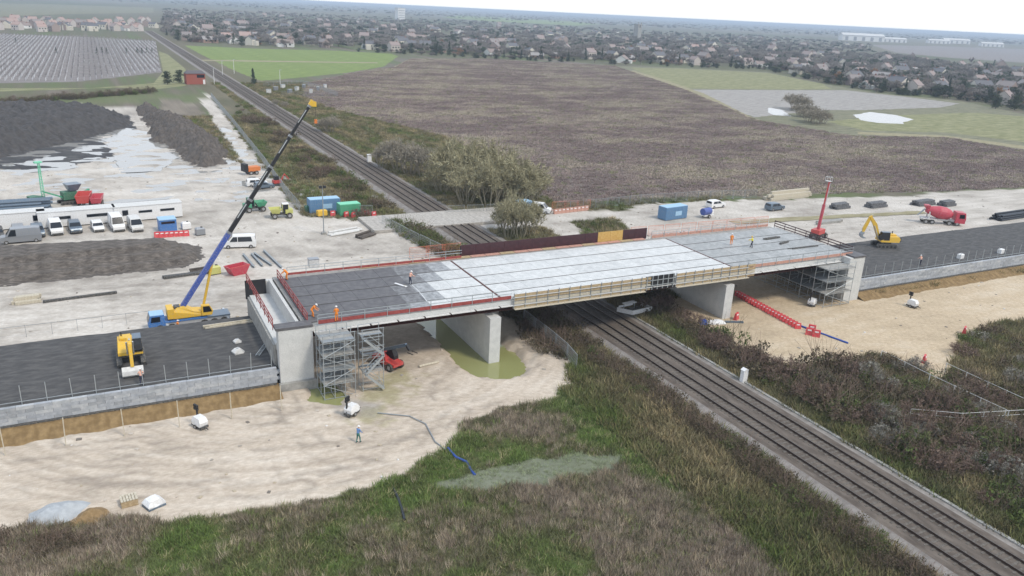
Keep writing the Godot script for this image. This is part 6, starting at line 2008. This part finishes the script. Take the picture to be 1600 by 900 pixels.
	for a in [[335, 132], [348, 118], [366, 115], [438, 134]]:
		t = thing("signal_post", "slender white lamp post by the far level crossing", "post", P(a[0], a[1]), 0.0, "posts at the level crossing")
		q2 = MB.new()
		q2.tube(Vector3.ZERO, Vector3(0, 7.5, 0), 0.14, 0.09, 6)
		part(t, "shaft", q2.mesh(), M.white)
		bxp(t, "lamp_head", M.galv, Vector3(0.4, 7.5, 0), Vector3(1.0, 0.16, 0.3))
	fence("mesh fence round the compound by the far level crossing", [P(412, 136), P(470, 131), P(495, 138), P(528, 151), P(440, 150)], M.galv_dull)
	for i in 9:
		var p := P(420 + 11 * i, 146 - (i % 3) * 4)
		t = thing("equipment_kiosk", "small pale kiosk inside the fenced compound by the level crossing", "kiosk", p, 0.2 * i, "kiosks in the compound")
		bxp(t, "box", M.silver if i % 2 else M.white_dirty, Vector3(0, 0.9, 0), Vector3(2.0, 1.8, 1.2))
		bxp(t, "lid", M.galv, Vector3(0, 1.84, 0), Vector3(2.15, 0.1, 1.35))

# ---------------------------------------------------------------- people
func sd_bone(p: Vector3, b: Array) -> float:
	var a: Vector3 = b[0]
	var d: Vector3 = b[1] - a
	var t := clampf((p - a).dot(d) / maxf(d.length_squared(), 1e-6), 0, 1)
	return p.distance_to(a + d * t) - lerpf(b[2], b[3], t)

func body(bones: Array, cell: float) -> ArrayMesh:
	var lo := Vector3(9, 9, 9)
	var hi := -lo
	for b in bones:
		for k in 2:
			lo = lo.min(b[k] - Vector3.ONE * 0.24)
			hi = hi.max(b[k] + Vector3.ONE * 0.24)
	var n := Vector3i(((hi - lo) / cell).ceil()) + Vector3i.ONE
	var f := PackedFloat32Array()
	f.resize(n.x * n.y * n.z)
	f.fill(1.0)
	for b in bones:
		var pad := Vector3.ONE * (maxf(b[2], b[3]) + 0.09)
		var c0 := Vector3i((((b[0] as Vector3).min(b[1]) - pad - lo) / cell).floor()).clamp(Vector3i.ZERO, n - Vector3i.ONE)
		var c1 := Vector3i((((b[0] as Vector3).max(b[1]) + pad - lo) / cell).ceil()).clamp(Vector3i.ZERO, n - Vector3i.ONE)
		for k in range(c0.z, c1.z + 1):
			for j in range(c0.y, c1.y + 1):
				for i in range(c0.x, c1.x + 1):
					var at := (k * n.y + j) * n.x + i
					var e := sd_bone(lo + Vector3(i, j, k) * cell, b)
					var d := f[at]
					var h := clampf(0.5 + 0.5 * (d - e) / 0.045, 0, 1)
					f[at] = lerpf(d, e, h) - 0.045 * h * (1.0 - h)
	var cells := {}
	var vs := PackedVector3Array()
	var cs := PackedColorArray()
	for k in n.z - 1:
		for j in n.y - 1:
			for i in n.x - 1:
				var s := Vector3.ZERO
				var cnt := 0
				var val := []
				for c in 8: val.append(f[((k + (c >> 2)) * n.y + j + ((c >> 1) & 1)) * n.x + i + (c & 1)])
				for c in 8:
					for ax in 3:
						var o: int = c | (1 << ax)
						if o == c or (val[c] < 0) == (val[o] < 0): continue
						var t: float = val[c] / (val[c] - val[o])
						s += Vector3(c & 1, (c >> 1) & 1, c >> 2).lerp(Vector3(o & 1, (o >> 1) & 1, o >> 2), t)
						cnt += 1
				if cnt == 0: continue
				var p := lo + (Vector3(i, j, k) + s / cnt) * cell
				cells[Vector3i(i, j, k)] = vs.size()
				vs.append(p)
				var best := 1e9
				var col := Color.WHITE
				for b in bones:
					var e := sd_bone(p, b)
					if e < best:
						best = e
						col = b[4]
				cs.append(col)
	var st := SurfaceTool.new()
	st.begin(Mesh.PRIMITIVE_TRIANGLES)
	for i in vs.size():
		st.set_color(cs[i])
		st.add_vertex(vs[i])
	for c in cells:
		for ax in 3:
			var u := Vector3i.ZERO
			var w := Vector3i.ZERO
			u[(ax + 1) % 3] = 1
			w[(ax + 2) % 3] = 1
			var e := Vector3i.ZERO
			e[ax] = 1
			var g: Vector3i = c + e
			if not (cells.has(c - u) and cells.has(c - w) and cells.has(c - u - w)): continue
			var v0 := f[(c.z * n.y + c.y) * n.x + c.x]
			var v1 := f[(g.z * n.y + g.y) * n.x + g.x]
			if (v0 < 0) == (v1 < 0): continue
			var q := [cells[c], cells[c - u], cells[c - u - w], cells[c - w]]
			if v0 < 0: q.reverse()
			for k in [0, 1, 2, 0, 2, 3]: st.add_index(q[k])
	st.generate_normals()
	return st.commit()

func person_mesh(lean: float, stride: float, arm: float, top: Color, legs: Color) -> Array:
	var B := Basis(Vector3.BACK, -lean)
	var hip := Vector3(-0.25 * lean * 0.6, 0.92 - 0.06 * lean, 0)
	var tr := func(v: Vector3) -> Vector3: return hip + B * (v - Vector3(0, 0.92, 0))
	var skin := Color(0.5, 0.29, 0.2)
	var boot := Color(0.03, 0.025, 0.02)
	var b := []
	for s in [-1.0, 1.0]:
		var st: float = stride * s
		var an := Vector3(st * 0.28, 0.1, s * 0.11)
		var kn := Vector3(hip.x * 0.4 + st * 0.16 + 0.05, 0.5, s * 0.11)
		b.append([hip + Vector3(0, -0.02, s * 0.09), kn, 0.095, 0.065, legs])
		b.append([kn, an, 0.065, 0.05, legs])
		b.append([an + Vector3(-0.04, -0.04, 0), an + Vector3(0.16, -0.055, 0), 0.05, 0.04, boot])
		var sh: Vector3 = tr.call(Vector3(0, 1.42, s * 0.18))
		var el := sh + Vector3(sin(arm) * 0.27, -cos(arm) * 0.27, s * 0.07)
		var wr := el + Vector3(sin(arm + 0.5) * 0.25, -cos(arm + 0.5) * 0.25, -s * 0.02)
		b.append([sh, el, 0.062, 0.047, top])
		b.append([el, wr, 0.047, 0.034, top])
		var pd := (wr - el).normalized()
		b.append([wr, wr + pd * 0.07, 0.034, 0.036, skin])
		for k in 4: b.append([wr + pd * 0.07 + Vector3(0, 0, (k - 1.5) * 0.02), wr + pd * (0.13 + [0.0, 0.015, 0.01, -0.008][k]) + Vector3(0.012, 0, (k - 1.5) * 0.022), 0.011, 0.009, skin])
		b.append([wr + pd * 0.02, wr + pd * 0.07 + Vector3(0.045, 0, -s * 0.02), 0.013, 0.01, skin])
	b.append([hip, tr.call(Vector3(0, 1.12, 0)), 0.135, 0.13, legs])
	b.append([tr.call(Vector3(0, 1.1, 0)), tr.call(Vector3(0, 1.36, 0)), 0.14, 0.15, top])
	b.append([tr.call(Vector3(0, 1.4, -0.13)), tr.call(Vector3(0, 1.4, 0.13)), 0.085, 0.085, top])
	b.append([tr.call(Vector3(0, 1.42, 0)), tr.call(Vector3(0.02, 1.56, 0)), 0.06, 0.055, skin])
	var hd: Vector3 = tr.call(Vector3(0.03, 1.66, 0))
	b.append([hd + Vector3(0, -0.03, 0), hd + Vector3(0, 0.04, 0), 0.085, 0.1, skin])
	b.append([hd + Vector3(0.09, -0.01, 0), hd + Vector3(0.11, -0.03, 0), 0.016, 0.02, skin])
	for s in [-1, 1]: b.append([hd + Vector3(0, -0.02, s * 0.092), hd + Vector3(0, 0.02, s * 0.095), 0.016, 0.018, skin])
	return [body(b, 0.032), hd, B]

func make_people():
	var orange := Color(0.75, 0.23, 0.03)
	var yellow := Color(0.7, 0.6, 0.06)
	var navy := Color(0.03, 0.035, 0.06)
	var pink := Color(0.72, 0.4, 0.3)
	var poses := [person_mesh(0.05, 0.3, 0.25, orange, orange), person_mesh(0.7, 0.35, 0.5, orange, orange), person_mesh(0.15, 0.5, 0.7, yellow, navy), person_mesh(0.25, 0.2, 0.6, pink, navy), person_mesh(0.1, 0.45, 0.4, Color(0.12, 0.22, 0.42), Color(0.05, 0.16, 0.14))]
	var cap := MB.new()
	for i in 5:
		var a := PI * 0.5 * i / 5.0
		var c := PI * 0.5 * (i + 1) / 5.0
		cap.tube(Vector3(0, sin(a) * 0.13, 0), Vector3(0, sin(c) * 0.13, 0), cos(a) * 0.135, cos(c) * 0.135, 10, false)
	cap.box(Vector3(0.12, 0.0, 0), Vector3(0.1, 0.02, 0.16))
	var hat := cap.mesh()
	var who := [
		[P(489, 496, DECK), 1, -0.4, "worker in orange bending over near the dark corner of the deck", DECK],
		[P(526, 503, DECK), 0, 1.4, "worker in orange standing at the red edge boards", DECK],
		[P(448, 438, DECK), 1, 2.8, "worker in orange leaning at the crane-side corner of the deck", DECK],
		[P(641, 445, DECK), 3, 0.3, "worker in pale pink on the dark deck beside a white plank", DECK],
		[P(1142, 383, DECK), 0, 0.7, "worker in orange on the grey end of the deck", DECK],
		[P(1174, 387, DECK), 2, 2.2, "worker in yellow walking on the grey end of the deck", DECK],
		[P(222, 602, FILL), 3, 1.6, "worker in pale pink on the wall top beside the wide bucket", FILL],
		[P(273, 507, FILL), 0, 0.2, "worker in orange in front of the crane carrier", 0.0],
		[P(560, 692), 4, 0.5, "worker in a blue top walking on the clay below the scaffold", 0.0],
		[P(1437, 415, FILL), 3, 1.2, "worker in pale pink on the fill above the far wall", FILL],
	]
	for w in who:
		var p: Vector3 = w[0]
		p.y = w[4]
		if w[3].ends_with("carrier"): p = Vector3(P(273, 500).x, 0, -99.6)
		var pm: Array = poses[w[1]]
		var t := thing("person", w[3], "person", p + Vector3(0, 0.06, 0), w[2])
		var bo := part(t, "body", pm[0], M.person)
		var h := part(bo, "helmet", hat, M.white if w[1] != 2 else M.yellow, pm[1] + (pm[2] as Basis) * Vector3(0, 0.03, 0))
		h.basis = pm[2]

# ---------------------------------------------------------------- heaps
func make_heaps():
	heap("spoil_heap", "long dark terraced spoil heap below the parked vans", "heap", [-80, 402, 0, 392, 120, 386, 260, 378, 312, 384, 322, 402, 290, 418, 180, 430, 0, 448, -80, 455], 2.6, 0.42, 0.45, M.terrace, 0.2, 0.85)
	heap("spoil_heap", "big dark bank of soil beyond the flooded ground", "heap", [-120, 190, 0, 176, 110, 173, 200, 184, 205, 196, 160, 210, 110, 222, 60, 234, 0, 246, -120, 262], 4.6, 0.5, 0.8, M.spoil, 0.85)
	heap("spoil_heap", "brown soil mound beside the pale haul track", "heap", [212, 172, 240, 168, 262, 185, 300, 196, 338, 218, 354, 240, 350, 256, 318, 262, 285, 246, 262, 226, 240, 222, 232, 196], 4.0, 0.75, 0.7, M.spoil_brown, 0.85)
	heap("gravel_heap", "low pale grey heap of stone at the grass edge", "heap", [38, 824, 48, 803, 80, 786, 120, 782, 142, 786, 122, 806, 90, 824], 0.7, 0.55, 0.2, M.gravel_heap, 0.07)
	heap("soil_heap", "small orange-brown heap of soil beside the grey stone", "heap", [96, 832, 118, 806, 138, 794, 160, 792, 174, 800, 150, 816], 0.7, 0.6, 0.2, M.orange_soil, 0.12)
	for a in [[1312, 320, 26, "dark stack of grey mats on the pale road behind the red boom lift"], [1369, 318, 30, "dark stack of grey mats on the pale road behind the upright excavator"], [1442, 315, 34, "longest dark stack of grey mats on the pale road behind the mixer truck"], [1478, 316, 22, "short dark stack of grey mats on the pale road behind the mixer truck"]]:
		var x: float = a[0]
		var y: float = a[1]
		var w: float = a[2] * 0.7
		stack("mat_stack", a[3], "mats", P(x, y + 5), 0.06, 7, w * 0.26, 0.3, M.dark_stone, false)

func _ready():
	rng.seed = 20240817
	nz.seed = 11
	nz.frequency = 0.045
	nz.fractal_octaves = 4
	nz2.seed = 23
	nz2.frequency = 0.06
	nz2.fractal_octaves = 3
	nz3.seed = 37
	nz3.frequency = 0.05
	nz3.fractal_octaves = 3
	# camera
	var cam := Camera3D.new()
	cam.name = "camera"
	cam.fov = rad_to_deg(2.0 * atan(450.0 / FOCAL))
	cam.near = 0.5
	cam.far = 120000.0
	cam.transform = Transform3D(CB, Vector3(0, CAM_H, 0))
	add_child(cam)
	cam.current = true
	# overcast sky
	var sky := ProceduralSkyMaterial.new()
	sky.sky_top_color = Color(0.78, 0.84, 0.92)
	sky.sky_horizon_color = Color(0.97, 0.98, 0.99)
	sky.sky_curve = 0.2
	sky.ground_bottom_color = Color(0.4, 0.39, 0.36)
	sky.ground_horizon_color = Color(0.8, 0.82, 0.83)
	sky.sun_angle_max = 2.0
	var env := Environment.new()
	env.background_mode = Environment.BG_SKY
	env.sky = Sky.new()
	env.sky.sky_material = sky
	env.tonemap_mode = Environment.TONE_MAPPER_LINEAR
	env.tonemap_exposure = 1.66
	env.background_energy_multiplier = 0.84
	env.sdfgi_enabled = true
	env.ssao_enabled = true
	env.ssil_enabled = true
	env.fog_enabled = true
	env.fog_density = 0.0002
	env.fog_light_color = Color(0.8, 0.86, 0.93)
	var we := WorldEnvironment.new()
	we.name = "world"
	we.environment = env
	add_child(we)
	var sun := DirectionalLight3D.new()
	sun.name = "sun"
	sun.light_energy = 0.5
	sun.light_color = Color(1.0, 0.97, 0.92)
	sun.light_angular_distance = 10.0
	sun.shadow_enabled = true
	sun.rotation_degrees = Vector3(-52, 28, 0)
	add_child(sun)
	make_materials()
	make_zones()
	make_ground()
	make_setting()
	make_heaps()
	make_bridge()
	make_site_fences()
	scaffold("galvanised scaffold tower against the near abutment over the green pool", Vector3(18.1, -0.4, -76.0), 3, 2, 4, Vector3(1.12, 1.6, 1.5), false)
	scaffold("galvanised stair tower standing on the clay beside the red telehandler", Vector3(22.3, 0, -76.0), 1, 1, 3, Vector3(2.3, 2.0, 1.6), true)
	scaffold("long galvanised scaffold lining the far abutment wall", Vector3(93.0, 0, -77.4), 3, 6, 3, Vector3(1.8, 1.85, 2.4), false)
	make_vehicles()
	make_people()
	make_town_after_plants()

func make_town_after_plants():
	make_plants()
	make_town()
	for k in plants: plants[k].free()
	for h in houses: h.free()
